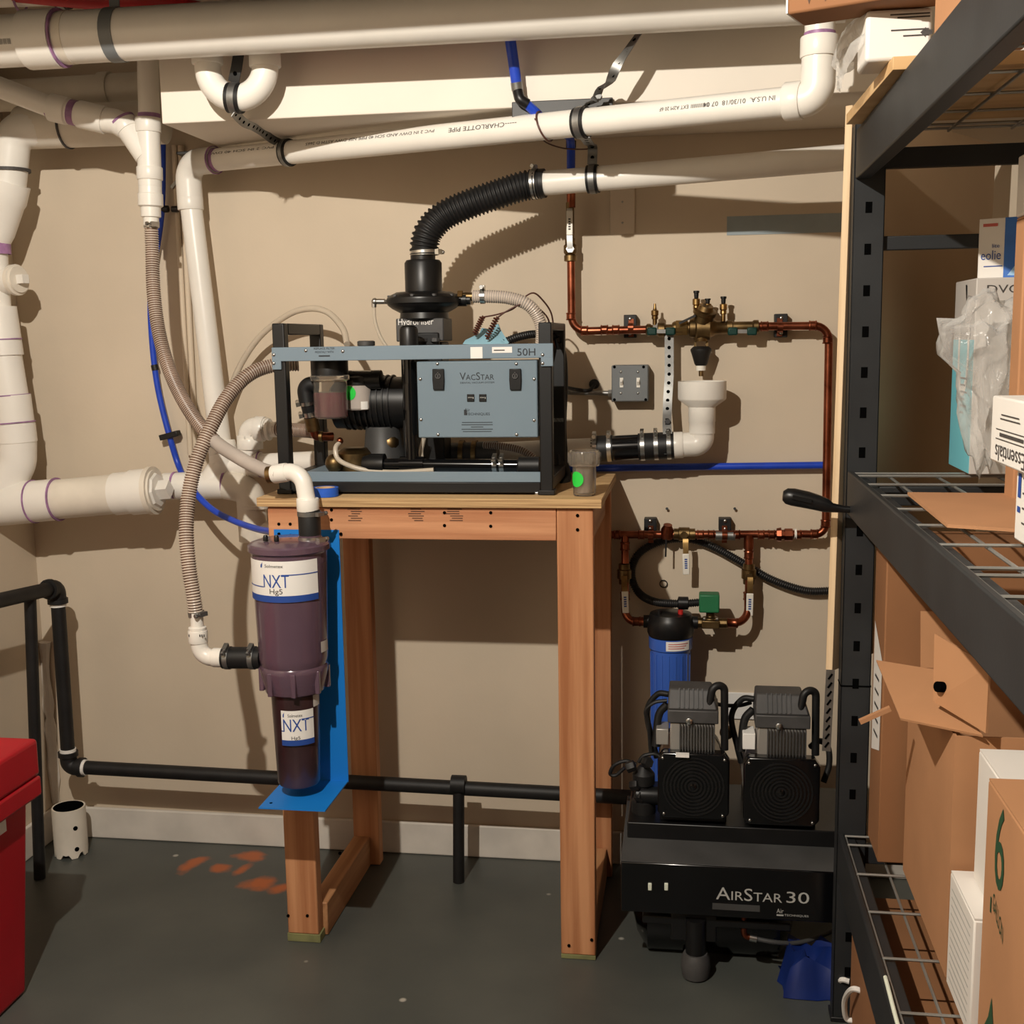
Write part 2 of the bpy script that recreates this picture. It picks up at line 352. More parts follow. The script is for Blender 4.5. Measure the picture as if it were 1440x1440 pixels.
struct(cr_, 'trim_2', M['base'])

# ---------------------------------------------------------------- shared fittings
def clamp(t, c, ax, r, wd=.012, band='steel', parent=None, at=None, name='hose_clamp'):
    a, u, b = basis(ax)
    if at is not None: u = (at-a*a.dot(at)).normalized(); b = a.cross(u)
    o = G().ring(c, ax, r, r+.0016, wd).put(t, name, M[band], parent)
    g = G(); g.obox(c+u*(r+.006), u*.005, b*.011, a*(wd*.45)); g.lathe(c+u*(r+.006)+b*.010, b, [(0, .0035), (.009, .0035)], 8); g.hexnut(c+u*(r+.006)+b*.021, b, .0055, .007)
    g.put(t, 'screw_housing', M[band], parent)
    return o
def lined_clamp(t, c, ax, r, at, wd=.026, name='pipe_clamp'):    # black cushion with a metal band over it
    G().ring(c, ax, r, r+.004, wd).put(t, 'cushion', M['rub'])
    return G().ring(c, ax, r+.004, r+.0058, wd*.52).put(t, name, M['galv'])
def hub(g, c, ax, r, wd, m=0, r2=None):
    r2 = r2 or r*1.18; return g.lathe(c, ax, [(-wd/2, r*.9), (-wd/2, r2*.97), (-wd*.44, r2), (wd*.44, r2), (wd/2, r2*.97), (wd/2, r*.9)], 24, m)
def primer(t, c, ax, r, wd=.006, parent=None): return G().ring(c, ax, r*.98, r+.0012, wd).put(t, 'primer_ring', M['primer'], parent)
def hose(t, name, pts, r, amp, pitch, mats, n=14, parent=None):
    q = resample(pts, pitch/4); rr = [r+(amp if (i % 4) in (1, 2) else -amp) for i in range(len(q))]
    return G().tube(q, rr, n, mf=lambda i: 1 if len(mats) > 1 and i % 4 > 1 else 0).put(t, name, mats, parent, smooth=70)
def strap(t, name, pts, wd, th, side, holes, mt, parent=None):
    """perforated hanger strap: a bent metal band with raised-edge punched holes"""
    g = G(); q = pts; n = len(q); vs = []; nr = []
    for i in range(n):
        tg = (q[min(i+1, n-1)]-q[max(0, i-1)]).normalized(); s = side[i] if isinstance(side, list) else side
        s = (s-tg*s.dot(tg)).normalized(); nn = tg.cross(s); nr.append((s, nn, tg)); vs += [q[i]-s*wd/2-nn*th/2, q[i]+s*wd/2-nn*th/2, q[i]+s*wd/2+nn*th/2, q[i]-s*wd/2+nn*th/2]
    fs = [(0, 1, 2, 3), (4*n-1, 4*n-2, 4*n-3, 4*n-4)]
    for i in range(n-1):
        for k in range(4): fs.append((4*i+k, 4*i+4+k, 4*i+4+(k+1) % 4, 4*i+(k+1) % 4))
    g.add(vs, fs); o = g.put(t, name, M[mt], parent, smooth=50)
    L = resample(q, holes) if holes else []
    h = G()
    for i, p in enumerate(L[:-1]):
        j = min(range(n), key=lambda k: (q[k]-p).length); s, nn, tg = nr[j]; c = (p+L[i+1])/2
        j = min(range(n-1), key=lambda k: ((q[k]+q[k+1])/2-c).length); a, b = q[j], q[j+1]; tt = max(0, min(1, (c-a).dot(b-a)/max(1e-9, (b-a).length_squared))); c = a.lerp(b, tt)
        h.lathe(c-nn*(th*.5+.0004), nn, [(0, wd*.2), (th+.0008, wd*.2)], 10)
    if h.v: h.put(t, 'punched_hole', M['dark'], o if o.parent == t else parent)
    return o
def proj(p):
    d = V(p)-CAM; z = d.dot(_f); return 720+FPX*d.dot(RX)/z, 720+FPX*d.dot(RD)/z
TOCAM = -EY
def xl(a, b):                                                  # start of the pipe a-b at the left wall
    return b+(a-b)*((XL+.004-b.x)/(a.x-b.x)) if a.x < XL+.004 else a

# ---------------------------------------------------------------- overhead pipes
# big horizontal pipe under the joists
a, b = U(-60, 62, -.64), U(1190, -10, -.66); a = xl(a, b)
ax = (b-a).normalized(); r = .057; oa, ob_ = a, b
def oax(px): return oa+(ob_-oa)*min((k/1000 for k in range(1001)), key=lambda s: abs(proj(oa+(ob_-oa)*s)[0]-px))
t = T('overhead_drain_pipe', 'thickest white plastic pipe running across the top under the joists, with a grey strap', 'pipe', a)
G().cyl(a, b, r, 28).put(t, 'pipe', M['pvc'])
q = oax(68); G().lathe(q, ax, [(-.055, r), (-.05, r*1.14), (.03, r*1.14), (.034, r)], 28).put(t, 'coupling', M['pvc'])
G().ring(q+ax*.034, ax, r, r*1.13, .004, 28).put(t, 'primer_ring', M['primer']); G().ring(q+ax*.05, ax, r, r+.001, .02, 28).put(t, 'primer_ring', M['pvc2'])
q = oax(164); st_ = G().ring(q, ax, r, r+.002, .03, 28); st_.box(q.x-.012, q.x+.012, q.y-.002, q.y+.002, q.z+r-.002, 2.6); st_.put(t, 'hanger_strap', M['grey'])
q = oax(14); nr = (CAM-q); nr = (nr-ax*nr.dot(ax)).normalized(); g = G()
for k in range(4): ctext(g, 'IIIIIII', q+ax*.01*k, ax, nr, ax.cross(nr), r+.0008, .008, .012)
g.put(t, 'printing', M['ink'])
# second, higher pipe at the very top left
a2, b2 = U(-60, -6, -.50), U(225, -16, -.50); a2 = xl(a2, b2)
t = T('upper_vent_pipe', 'white plastic pipe at the very top left above the thickest pipe', 'pipe', a2)
G().cyl(a2, b2, .03).put(t, 'pipe', M['pvc']); ax2 = (b2-a2).normalized()
primer(t, U(28, -2, -.50), ax2, .03); q = U(88, -8, -.5); lined_clamp(t, q, ax2, .03, TOCAM, .03)
g = G(); g.box(q.x-.006, q.x+.006, q.y-.002, q.y+.002, q.z+.03, 2.575); g.put(t, 'hanger_strap', M['galv'])
# plank-like lower pipe behind at right (only its underside shows) with black clamp
a3, b3 = U(850, 22, -.52), U(1240, 2, -.52)
t = T('short_wall_pipe', 'thin white pipe under the right end of the thickest overhead pipe', 'pipe', a3)
G().cyl(a3, b3, .016).put(t, 'pipe', M['pvc2']); ax3 = (b3-a3).normalized(); G().ring(U(962, 19, -.52), ax3, .016, .022, .03).put(t, 'clamp', M['rub'])
G().ring(U(1086, 13, -.52), ax3, .016, .0185, .006).put(t, 'joint_ring', M['pvc'])
# red hose
pts = spl(PP((20, -10, -.52), (130, 0, -.54), (240, 6, -.55), (400, 50, -.56), (500, 52, -.56), (600, 47, -.56), (720, 28, -.55), (820, 0, -.53), (900, -30, -.52)), 8)
g = G(); g.tube(pts, .021, 14); single(g, 'red_hose', M['redhose'], 'red flexible hose sagging behind the thickest overhead pipe', 'hose')

# white trap hanging by the soffit
t = T('drain_trap', 'white U-shaped trap hanging in front of the soffit', 'pipe', U(333, 140, -.545))
pl, pr = U(292, 92, -.545), U(373, 96, -.545); rr = (pr-pl).length/2; c = (pl+pr)/2; e = (pr-pl).normalized(); dn = EY.cross(e)
dn = dn if dn.z < 0 else -dn
arc = [pl+EZ*.13]+[c-e*rr*cos(pi*k/20)+dn*rr*sin(pi*k/20) for k in range(21)]+[pr+EZ*.12]
G().tube(arc, .0305, 24).put(t, 'trap_bend', M['pvc'])
for p in (pl, pr): hub(G(), p+EZ*.02, EZ, .031, .035).put(t, 'coupling', M['pvc'])
bt = c+dn*rr; G().ring(bt, e, .031, .034, .034).put(t, 'cushion', M['rub']); G().ring(bt, e, .034, .0355, .016).put(t, 'pipe_clamp', M['galv'])
strap(t, 'hanger_strap', [bt+V((0, -.006, .034)), U(335, 96, -.55)+V((0, -.01, 0)), U(338, 60, -.55)+V((0, -.0, .0)), U(340, 38, -.55)], .026, .003, e, .05, 'rub')
pts = spl([bt+V((0, -.012, -.034))]+PP((343, 172, -.48), (357, 178, -.42), (370, 186, -.33), (383, 196, -.26), (401, 204, -.17)), 5)
strap(t, 'twisted_strap', pts, .022, .002, V((.6, -.2, .8)), .03, 'galv')

# sloping two inch drain with elbows, down into the tee on the wall
yb = -.09
dp = PP((314, 655, -.11), (287, 560, yb), (267, 276, yb), (264, 238, yb)); s0 = U(275, 236, yb); s1 = U(1108, 143, -.70)
e1 = U(1157, 128, -.73); e1t = V((e1.x, e1.y, U(1153, 62, e1.y).z))
axs = (s1-s0).normalized(); corner = dp[2]+ (dp[2]-dp[1]).normalized()*.09
t = T('sloping_drain_pipe', 'long white printed pipe sloping up to the right, with a vertical leg down the wall', 'pipe', dp[1])
r = .0302
G().cyl(dp[0], dp[2], r, 24).put(t, 'vertical_pipe', M['pvc'])
ps = corner+ (s1-corner).normalized()*.08; axs = (s1-corner).normalized()
G().cyl(ps, s1, r, 24).put(t, 'sloping_pipe', M['pvc'])
g = G(); path = fil([dp[2]-(dp[2]-dp[1]).normalized()*.015, corner, ps+axs*.02], .065, 8); g.tube(path, .0355, 24); hub(g, dp[2]-(dp[2]-dp[1]).normalized()*.02, dp[2]-dp[1], r, .035); g.put(t, 'elbow', M['pvc'])
primer(t, ps+axs*.022, axs, .0365, .005); primer(t, ps+axs*.03, axs, r, .012)
g = G(); cn = s1+axs*(U(1150, 136, -.72)-s1).dot(axs); up_ = V((cn.x+.002, cn.y, cn.z+.12)); path = fil([s1, cn, up_], .075, 10)
g.tube(path, .0345, 24); hub(g, s1+axs*.012, axs, r, .035, r2=.0385); hub(g, up_-EZ*.02, EZ, r, .04, r2=.0385); g.put(t, 'elbow', M['pvc'])
G().cyl(up_, up_+EZ*.2, r, 24).put(t, 'riser_pipe', M['pvc']); primer(t, up_+EZ*.004, EZ, r, .008)
def onaxis(px): return min((corner.lerp(s1, k/2000) for k in range(2001)), key=lambda p: abs(proj(p)[0]-px))
def cnorm(p, ax): n = CAM-p; n = n-ax*n.dot(ax); return n.normalized()
g = G()
def pipetext(s, xa, xb, h, lift):
    pa, pb = onaxis(xa), onaxis(xb); c = (pa+pb)/2; n0 = cnorm(c, axs); up = axs.cross(n0); up = up if up.z > 0 else -up
    n1 = (n0*cos(lift)+up*sin(lift)).normalized(); u1 = (up*cos(lift)-n0*sin(lift)).normalized()
    ctext(g, s, c, -axs, n1, -u1, r+.0008, (pb-pa).length, h); g.put(t, 'printing', M['ink']); g.__init__()
pipetext('IN U.S.A.  01/30/18  07 04', 996, 1096, .010, .35); pipetext('EXT A2M 20 6F', 935, 975, .008, .35)
pipetext('IIIIIIIIIIIIIIII', 979, 1003, .008, .35)
pipetext('-----CHARLOTTE PIPE', 640, 735, .011, .45); pipetext('PVC 2 IN DWV AND SCH 40 PIPE NSF-DWV ASTM D 2665', 440, 620, .008, .55); pipetext('PVC 2 IN SCH 40 DWV', 302, 395, .007, .6)
for px in (405, 818): q = onaxis(px); lined_clamp(t, q, axs, r, TOCAM, .03 if px > 500 else .022)
for px, py in ((282, 514), (308, 480)): pass
# tee and lower elbow on the wall
tc_ = U(296, 682, -.13)
g = G(); tl = U(232, 684, -.13); tr = U(318, 682, -.13); g.tube([tl, tr], .039, 24); g.tube(fil([dp[0]+EZ*.06, dp[0]-EZ*.0, tc_], .03), .0385, 24); hub(g, dp[0]+EZ*.05, dp[0]-dp[1], r, .03, r2=.041)
g.put(t, 'tee', M['pvc'])
primer(t, U(247, 683, -.13), tr-tl, .039, .006); primer(t, tr, tr-tl, .039, .006)
el = fil([tr]+PP((352, 688, -.13), (357, 760, -.13)), .06); G().tube(el, .041, 24).put(t, 'elbow', M['pvc2'])
pj = U(357, 712, -.13); hub(G(), pj, EZ, .039, .012, r2=.043).put(t, 'elbow_lip', M['pvc2'])
pv = U(357, 722, -.13); G().tube(fil([pv]+PP((356, 748, -.13), (395, 752, -.13)), .03), .035, 20).put(t, 'lower_bend', M['pvc2'])

# wye with incoming branch
Yw = -.29
t = T('wye_fitting', 'white wye joining a branch from the left to a ribbed hose below', 'pipe', U(210, 200, Yw))
p0, p1 = U(207, 40, Yw), U(210, 168, Yw); G().cyl(p0, p1, .0274, 22).put(t, 'riser_pipe', M['pvc'])
g = G(); w0, w1 = U(208, 166, Yw), U(211, 262, Yw); axw = (w1-w0).normalized(); g.cyl(w0, w1, .0301, 22); hub(g, w0+axw*.018, axw, .0274, .036, r2=.0333); hub(g, w1-axw*.0323, axw, .0274, .0323, r2=.0333)
br = PP((176, 176, Yw), (206, 220, Yw)); g.cyl(br[0], br[1], .0301, 22); hub(g, br[0], br[1]-br[0], .0274, .0323, r2=.0333); g.put(t, 'wye_body', M['pvc'])
primer(t, br[0]-(br[1]-br[0]).normalized()*.012, br[1]-br[0], .0335, .006); primer(t, p1-axw*.004, axw, .0274, .02)
g = G(); pts = fil(PP((-60, 100, -.56), (78, 152, -.30), (152, 168, Yw), (184, 188, Yw)), .06); g.tube(PP((-100, 85, -.36), (78, 153, -.30)), .0274, 22); g.put(t, 'branch_pipe', M['pvc'])
g = G(); c0, c1 = U(72, 151, -.30), U(148, 169, Yw); axc = (c1-c0).normalized(); g.lathe(c0, axc, [(0, .0274), (0, .0355), (.045, .0355), (.048, .0312), (.075, .0312), (.078, .0355), ((c1-c0).length, .0355), ((c1-c0).length, .0279)], 24); g.put(t, 'coupling', M['pvc'])
primer(t, c0+axc*.062, axc, .0312, .018); primer(t, c0-axc*.002, axc, .0274, .01)
g = G(); g.tube(fil([c1-axc*.01, U(164, 171, Yw), br[0]+(br[1]-br[0]).normalized()*.01], .05), .0317, 22); g.put(t, 'bend', M['pvc'])
g = G(); b0, b1 = U(211, 262, Yw), U(212, 300, Yw); g.lathe(b0, axw, [(-.005, .0279), (0, .0296), (.018, .0296), (.02, .0323), (.05, .0323), (.054, .0258), (.078, .0258), (.08, .02), (.1, .02)], 24); g.put(t, 'hose_adapter', M['pvc'])
# inked line on it
clamp(t, U(213, 316, Yw), axw, .0185, .014, at=V((1, -1, 0)))
hp = spl(PP((212, 306, Yw), (214, 350, Yw), (216, 410, Yw-.02), (224, 470, Yw-.05), (240, 525, Yw-.10), (265, 575, Yw-.17), (298, 617, Yw-.23), (335, 643, -.565), (368, 660, -.605), (392, 667, -.635)), 10)
hose(t, 'ribbed_hose', hp[:62], .0172, .0011, .0062, [M['hoseA'], M['hoseB']])
G().tube(resample(hp[61:], .01), .0172, 14).put(t, 'smooth_hose', M['hoseC'])

# shaded pipes running behind at the top left
a, b = U(-80, 183, -.16), U(230, 172, -.16)
t = T('rear_drain_pipe', 'white pipe in shade against the wall at upper left, elbowing down into the left stack', 'pipe', b)
G().cyl(U(30, 180, -.16), b, .057, 24).put(t, 'pipe', M['pvc2']); ax = (b-a).normalized()
G().ring(U(95, 177, -.16), ax, .057, .062, .005).put(t, 'joint_ring', M['ink'])
a, b = U(-80, 140, -.1), U(226, 122, -.1); a = xl(a, b)
t = T('rear_vent_pipe', 'upper shaded white pipe against the wall behind the wye', 'pipe', b); G().cyl(a, b, .042, 24).put(t, 'pipe', M['pvc2'])
G().ring(U(150, 126, -.1), (b-a), .042, .047, .03).put(t, 'coupling', M['pvc2'])

# soil stack in the left corner
t = T('corner_soil_stack', 'fat white stack with a cleanout plug in the left corner', 'pipe', U(10, 560, -.12))
Ys = -.18
pth = fil(PP((70, 178, -.16), (22, 185, Ys), (6, 300, Ys), (-6, 340, Ys), (0, 480, Ys), (24, 600, Ys), (10, 680, Ys)), .06)
g = G(); g.tube(fil(PP((80, 178, -.16), (18, 183, Ys), (10, 262, Ys)), .06), .05, 24); g.put(t, 'upper_elbow', M['pvc'])
G().ring(U(12, 240, Ys), EZ, .05, .058, .008).put(t, 'joint_ring', M['ink'])
g = G(); ca = U(12, 256, Ys); cb = U(-8, 345, Ys); g.lathe(ca, cb-ca, [(0, .05), (0, .058), (.05, .058), (.06, .054), ((cb-ca).length*.8, .046), ((cb-ca).length, .036)], 24); g.put(t, 'reducer', M['pvc'])
primer(t, U(-5, 350, Ys), EZ, .037, .03)
g = G(); sa = U(-9, 345, Ys); sb = U(-2, 455, Ys); g.cyl(sa, sb, .036, 24); pc = U(4, 396, Ys); pd = U(20, 394, -.19); g.cyl(pc, pd, .036, 24); g.put(t, 'cleanout_tee', M['pvc'])
axp = (pd-pc).normalized(); pl_ = G().lathe(pd, axp, [(0, .03), (0, .043), (.012, .043), (.014, .036), (.02, .036)], 24).put(t, 'cleanout_plug', M['pvc2'])
g = G(); aa, uu, bb = basis(axp); g.obox(pd+axp*.028, axp*.014, uu*.012, bb*.012); g.put(t, 'plug_nut', M['pvc'], pl_)
segs = [((-2, 432), (6, 500), .048, .052), ((6, 500), (16, 560), .047, .047), ((16, 556), (22, 600), .052, .052), ((21, 596), (24, 622), .055, .055)]
for (x0, y0), (x1, y1), r0, r1 in segs:
    p, q = U(x0, y0, Ys), U(x1, y1, Ys); G().lathe(p, q-p, [(0, r0*.9), (0, r0), ((q-p).length, r1), ((q-p).length, r1*.9)], 24).put(t, 'pipe_section', M['pvc'])
for x, y, rr_ in ((5, 478, .049), (15, 556, .052), (21, 594, .055)): primer(t, U(x, y, Ys), U(24, 622, Ys)-U(-2, 432, Ys), rr_, .0035)
G().tube(fil(PP((24, 615, Ys), (24, 650, Ys), (-8, 716, -.2)), .08), .053, 24).put(t, 'lower_elbow', M['pvc'])
p, q = U(18, 660, Ys), U(4, 684, Ys); hub(G(), (p+q)/2, q-p, .053, .03, r2=.058).put(t, 'elbow_lip', M['pvc'])

# fat horizontal pipe with cleanout plug
Yh = -.20
a, b = U(-90, 718, Yh), U(214, 690, Yh); a = xl(a, b); ax = (b-a).normalized()
t = T('cleanout_pipe', 'fat horizontal white pipe on the left wall ending in a square-nutted plug', 'pipe', b)
G().cyl(a, b, .0565, 28).put(t, 'pipe', M['pvc2'])
def ha(px): return a+ax*((U(px, 700, Yh)-a).dot(ax))
for x0, x1, rr_ in ((-10, 46, .061), (46, 80, .0595), (164, 190, .060), (188, 214, .064)):
    p, q = ha(x0), ha(x1); G().lathe(p, ax, [(0, .055), (0, rr_), ((q-p).length, rr_), ((q-p).length, .055)], 28).put(t, 'pipe_collar', M['pvc'])
for x in (47, 81): G().ring(ha(x), ax, .056, .0625, .004, 28).put(t, 'primer_ring', M['primer'])
pg = G().lathe(ha(213), ax, [(0, .05), (0, .068), (.014, .068), (.014, .058), (.02, .058)], 28).put(t, 'cleanout_plug', M['pvc2'])
aa, uu, bb = basis(ax); p = ha(213)+ax*.02; g = G()
d1 = (uu*.8+bb*.6).normalized(); d2 = ax.cross(d1); g.lathe(p, ax, [(0, .05), (.006, .046)], 8); g.obox(p+ax*.02, ax*.018, d1*.019, d2*.019); g.put(t, 'plug_nut', M['pvc'], pg)

# long horizontal waste pipe behind the pump out to the tundish
Yp = -.11
wa, wb = U(322, 655, Yp), U(842, 631, Yp); ax = (wb-wa).normalized(); r = .0302
t = T('waste_pipe', 'white pipe along the wall behind the pump, turning up into a funnel at right', 'pipe', wa)
G().cyl(wa, wb, r, 22).put(t, 'pipe', M['pvc'])
p = wa+ax*(U(366, 650, Yp)-wa).dot(ax); primer(t, p, ax, .036, .004); g = G(); hub(g, p-ax*.02, ax, r, .045, r2=.0365); q = wa+ax*(U(350, 650, Yp)-wa).dot(ax); g.cyl(q, V((q.x, q.y, U(352, 612, Yp).z)), .031, 22)
g.put(t, 'tee', M['pvc'])
ea = U(352, 624, Yp); g = G(); e2 = U(350, 602, Yp); g.tube(fil([ea, e2, U(376, 603, Yp-.01)], .035), .031, 22); hub(g, ea, EZ, .03, .03, r2=.036); hub(g, U(366, 603, Yp-.01), U(376, 603, Yp)-e2, .03, .026, r2=.0355); g.put(t, 'elbow', M['pvc'])
g = G(); p = U(374, 604, Yp-.01); g.lathe(p, EX, [(0, .026), (.006, .031), (.012, .031), (.014, .022), (.03, .022)], 18); g.put(t, 'hose_barb', M['pvc'])
G().ring(U(384, 604, Yp-.01), EX, .019, .021, .02).put(t, 'hose_clamp', M['steel'])
hose(t, 'ribbed_hose', spl(PP((378, 604, Yp-.01), (400, 604, -.13), (432, 606, -.16), (455, 608, -.2)), 8), .0185, .001, .006, [M['hoseA'], M['hoseB']])
# black couplings
def wx(px): return wa+ax*(U(px, 632, Yp)-wa).dot(ax)
p, q = wx(838), wx(862); G().lathe(p, ax, [(0, r), (0, .0355), ((q-p).length, .0355), ((q-p).length, r)], 24).put(t, 'rubber_coupling', M['rub'])
p, q = wx(862), wx(900); bp_ = G().lathe(p, ax, [(0, r), (0, .034), ((q-p).length, .034), ((q-p).length, r)], 24).put(t, 'black_pipe_section', M['gloss'])
p, q = wx(898), wx(948); G().lathe(p, ax, [(0, r), (0, .0365), ((q-p).length, .0365), ((q-p).length, r)], 24).put(t, 'rubber_coupling', M['rub'])
for x, rr_ in ((837, .0355), (857, .0355), (904, .0365), (923, .0365), (941, .0365)): clamp(t, wx(x), ax, rr_, .011, at=V((0, -.25, 1)))
G().cyl(wb-ax*.02, wx(950), r, 20).put(t, 'inner_pipe', M['blk'])
p0 = wx(946); xx = U(987, 600, Yp).x; cz = wx(987).z; g = G(); cn = wx(987); cn.x = xx
top = V((xx, cn.y, U(987, 603, Yp).z)); g.tube(fil([p0, cn, top], .075, 12), .0325, 24); hub(g, p0+ax*.012, ax, r, .032, r2=.0355); g.put(t, 'elbow', M['pvc'])
g = G(); h0, h1 = top.z-.012, U(987, 572, Yp).z; c = V((xx, cn.y, h0)); g.lathe(c, EZ, [(0, .03), (0, .0345), (.03, .0345), (.032, .036), (h1-h0, .036)], 24); g.put(t, 'reducer_neck', M['pvc'])
zt = U(987, 536, Yp).z; zc = U(987, 562, Yp).z; c = V((xx, cn.y, h1)); g = G(); hh = zt-h1; hc = zc-h1
g.lathe(c, EZ, [(-.004, .034), (0, .036), (hc, .062), (hc+.004, .0635), (hh, .0635), (hh, .0585), (hc+.006, .058), (.01, .03), (.008, .001)], 32, 0, False); g.put(t, 'funnel_cup', M['pvc'])

# extraction pipe and black ribbed hose
ya = -.27
xa, xb = U(750, 259, ya), U(1196, 221, -.36); axv = (xb-xa).normalized(); xe = xa+axv*((.45-xa.x)/axv.x)
t = T('exhaust_pipe', 'white exhaust pipe leading right from the black ribbed hose, mostly in shadow', 'pipe', xa)
G().cyl(xa, xe, .0302, 24).put(t, 'pipe', M['pvc'])
q = xa+axv*(U(836, 250, ya)-xa).dot(axv); lined_clamp(t, q, axv, .0302, TOCAM, .028)
q2 = onaxis(822)
zt_ = q2.z-.032; pts = [q+V((-.002, -.004, .034)), q+V((0, -.012, .075)), V((q2.x, q2.y+.02, zt_-.03)).lerp(q+V((0, -.01, .1)), .5), V((q2.x, q2.y, zt_))]
strap(t, 'hanger_strap', spl(pts, 5), .024, .002, EX, .035, 'galv')
t = T('black_exhaust_hose', 'black ribbed hose curving from the vacuum tower to the white exhaust pipe', 'hose', U(600, 340, -.3))
hs = spl([xa+axv*.02]+PP((735, 262, ya), (700, 273, ya-.01), (655, 289, -.29), (622, 305, -.30), (603, 325, -.31), (597, 345, -.31), (597, 358, -.31)), 10)
hose(t, 'ribbed_hose', hs, .0345, .0028, .0105, [M['rub']], 18)
clamp(t, xa+axv*.004, axv, .0355, .014, at=EZ); G().ring(xa+axv*.022, axv, .0302, .036, .016).put(t, 'cuff', M['rub'])
clamp(t, U(597, 355, -.31), EZ, .0345, .014, at=V((1, -.3, 0)))

# perforated strap holding the sloping pipe
q = onaxis(820)
t = T('perforated_hanger_strap', 'perforated metal strap holding the sloping pipe up', 'strap', q)
pts = [U(916, 22, -.56), U(893, 55, -.59), U(868, 92, -.60), U(856, 118, -.58), U(846, 120, -.56), U(836, 141, -.52), q+V((.002, -.006, .036))]
strap(t, 'strap', spl(pts, 3), .022, .0018, V((.85, -.2, .5)), .028, 'galv')
g = G(); g.hexnut(U(842, 136, -.53), V((0, -1, .2)), .008, .01); g.put(t, 'bolt', M['galv'])
single(G().box(U(720, 150, -.48).x, U(862, 150, -.48).x, -.484, -.4705, U(780, 170, -.48).z, U(780, 141, -.48).z), 'junction_plate', M['deck'], 'flat dark metal plate on the soffit edge behind the sloping pipe', 'plate', bevel=.002)

# blue compressed-air tube, top part
t = T('blue_air_line', 'bright blue tube dropping past the thickest pipe to the ball valve', 'tube', U(730, 137, -.5))
p = PP((711, 10, -.54), (727, 122, -.5)); G().cyl(p[0], p[1], .0125, 14).put(t, 'tube', M['blue'])
d = (p[1]-p[0]).normalized(); G().cyl(p[1]-d*.01, p[1]+d*.008, .0135, 14).put(t, 'ferrule', M['galv'])
e_ = fil([p[1]+d*.006, U(731, 140, -.505), U(742, 147, -.50)], .015); G().tube(e_, .0125, 14).put(t, 'elbow', M['blk'])
e2 = [U(738, 144, -.502)]+PP((762, 166, -.48), (770, 178, -.42), (803, 192, -.12), (803, 244, -.08)); G().tube(fil(e2, .05), .0112, 14).put(t, 'lower_tube', M['blue'])
G().cyl(U(803, 198, -.09), U(803, 208, -.09), .0135, 14).put(t, 'ferrule', M['blk'])
t = T('brown_wire', 'thin brown wire looped round the sloping pipe', 'wire', onaxis(765))
q = onaxis(766); aa, uu, bb = basis(axs); lp = [q+axs*(.012*sin(2*pi*k/24))+(uu*cos(2*pi*k/24)+bb*sin(2*pi*k/24))*.0335 for k in range(25)]
G().tube(lp, .0022, 6).put(t, 'loop', M['wire']); G().tube(spl([q+V((-.018, -.032, .012))]+PP((757, 178, -.40), (765, 198, -.36), (790, 208, -.3), (815, 210, -.28), (832, 209, -.26)), 6), .0018, 6).put(t, 'tail', M['wire'])
# blue thin line down the wall at left
t = T('blue_wall_tube', 'thin blue tube down the wall at left, curving under the ribbed hoses to the bench', 'tube', U(240, 612, -.03))
G().tube(spl(PP((229, 190, -.03), (227, 300, -.03), (213, 400, -.028), (213, 465, -.028), (221, 540, -.028), (238, 612, -.03), (254, 662, -.04), (272, 690, -.19), (298, 716, -.24), (330, 733, -.30), (362, 744, -.4), (384, 748, -.53)), 8), .0088, 12).put(t, 'tube', M['blue'])
g = G(); q = U(240, 612, -.03); g.obox(q+V((0, -.004, 0)), V((.028, 0, .007)), V((0, .014, 0)), V((-.002, 0, .008))); g.put(t, 'wall_clip', M['blk'], bevel=.002)
q = U(217, 513, -.028); G().cyl(q, q+V((.003, 0, -.016)), .0105, 12).put(t, 'joiner', M['rub'])
g = G(); q = U(231, 294, -.03); g.cyl(q-EX*.012, q+EX*.012, .01, 10); g.cyl(U(242, 294, -.03), U(250, 294, -.03), .009, 10); g.put(t, 'upper_clip', M['blk'])
t = T('painted_conduit', 'two thin painted conduits on the wall left of the vertical drain pipe', 'conduit', U(250, 400, -.012))
for x0, x1 in ((245, 268), (254, 276)): G().tube(PP((x0, 205, -.011), (x1, 640, -.011)), .0085, 12).put(t, 'conduit', M['wall'])
g = G(); g.obox(U(247, 258, -.02), V((.012, 0, .012)), V((0, .006, 0)), V((-.003, 0, .003))); g.put(t, 'clip', M['galv'])
single(G().box(U(250, 205, -.06).x, U(285, 205, -.06).x, -.075, -.03, U(260, 218, -.06).z, 2.0595), 'dark_bracket', M['deck'], 'small dark bracket under the soffit above the conduits', 'bracket', bevel=.002)
# ---------------------------------------------------------------- timber bench
yb0 = -.555; ZT = 1.157
lx0, lx1, rx0, rx1 = -1.02, -.938, -.312, -.226
t = T('timber_bench', 'tall timber bench with plywood top carrying the vacuum pump', 'bench', (-.62, -.3, 0))
G().box(-1.045, -.205, yb0-.012, -.035, ZT-.022, ZT).put(t, 'plywood_top', [M['ply'], M['plyedge']], bevel=.0015)
o = t.children[0]
for p in o.data.polygons:
    if abs(p.normal.z) < .5: p.material_index = 1
zr = ZT-.024
G().box(lx0-.002, rx0-.001, yb0-.001, yb0+.037, 1.056, zr).put(t, 'front_rail', M['woodX'], bevel=.002)
G().box(lx0, lx1, yb0, yb0+.038, .022, 1.055).put(t, 'leg', M['woodZ'], bevel=.003)
G().box(rx0, rx1, yb0, yb0+.038, .012, zr).put(t, 'leg', M['woodZ'], bevel=.003)
G().box(lx1-.038, lx1+.04, -.1, -.062, .001, 1.055).put(t, 'leg', M['woodZ'], bevel=.003)
G().box(rx0, rx1+.01, -.1, -.062, .001, zr).put(t, 'leg', M['woodZ'], bevel=.003)
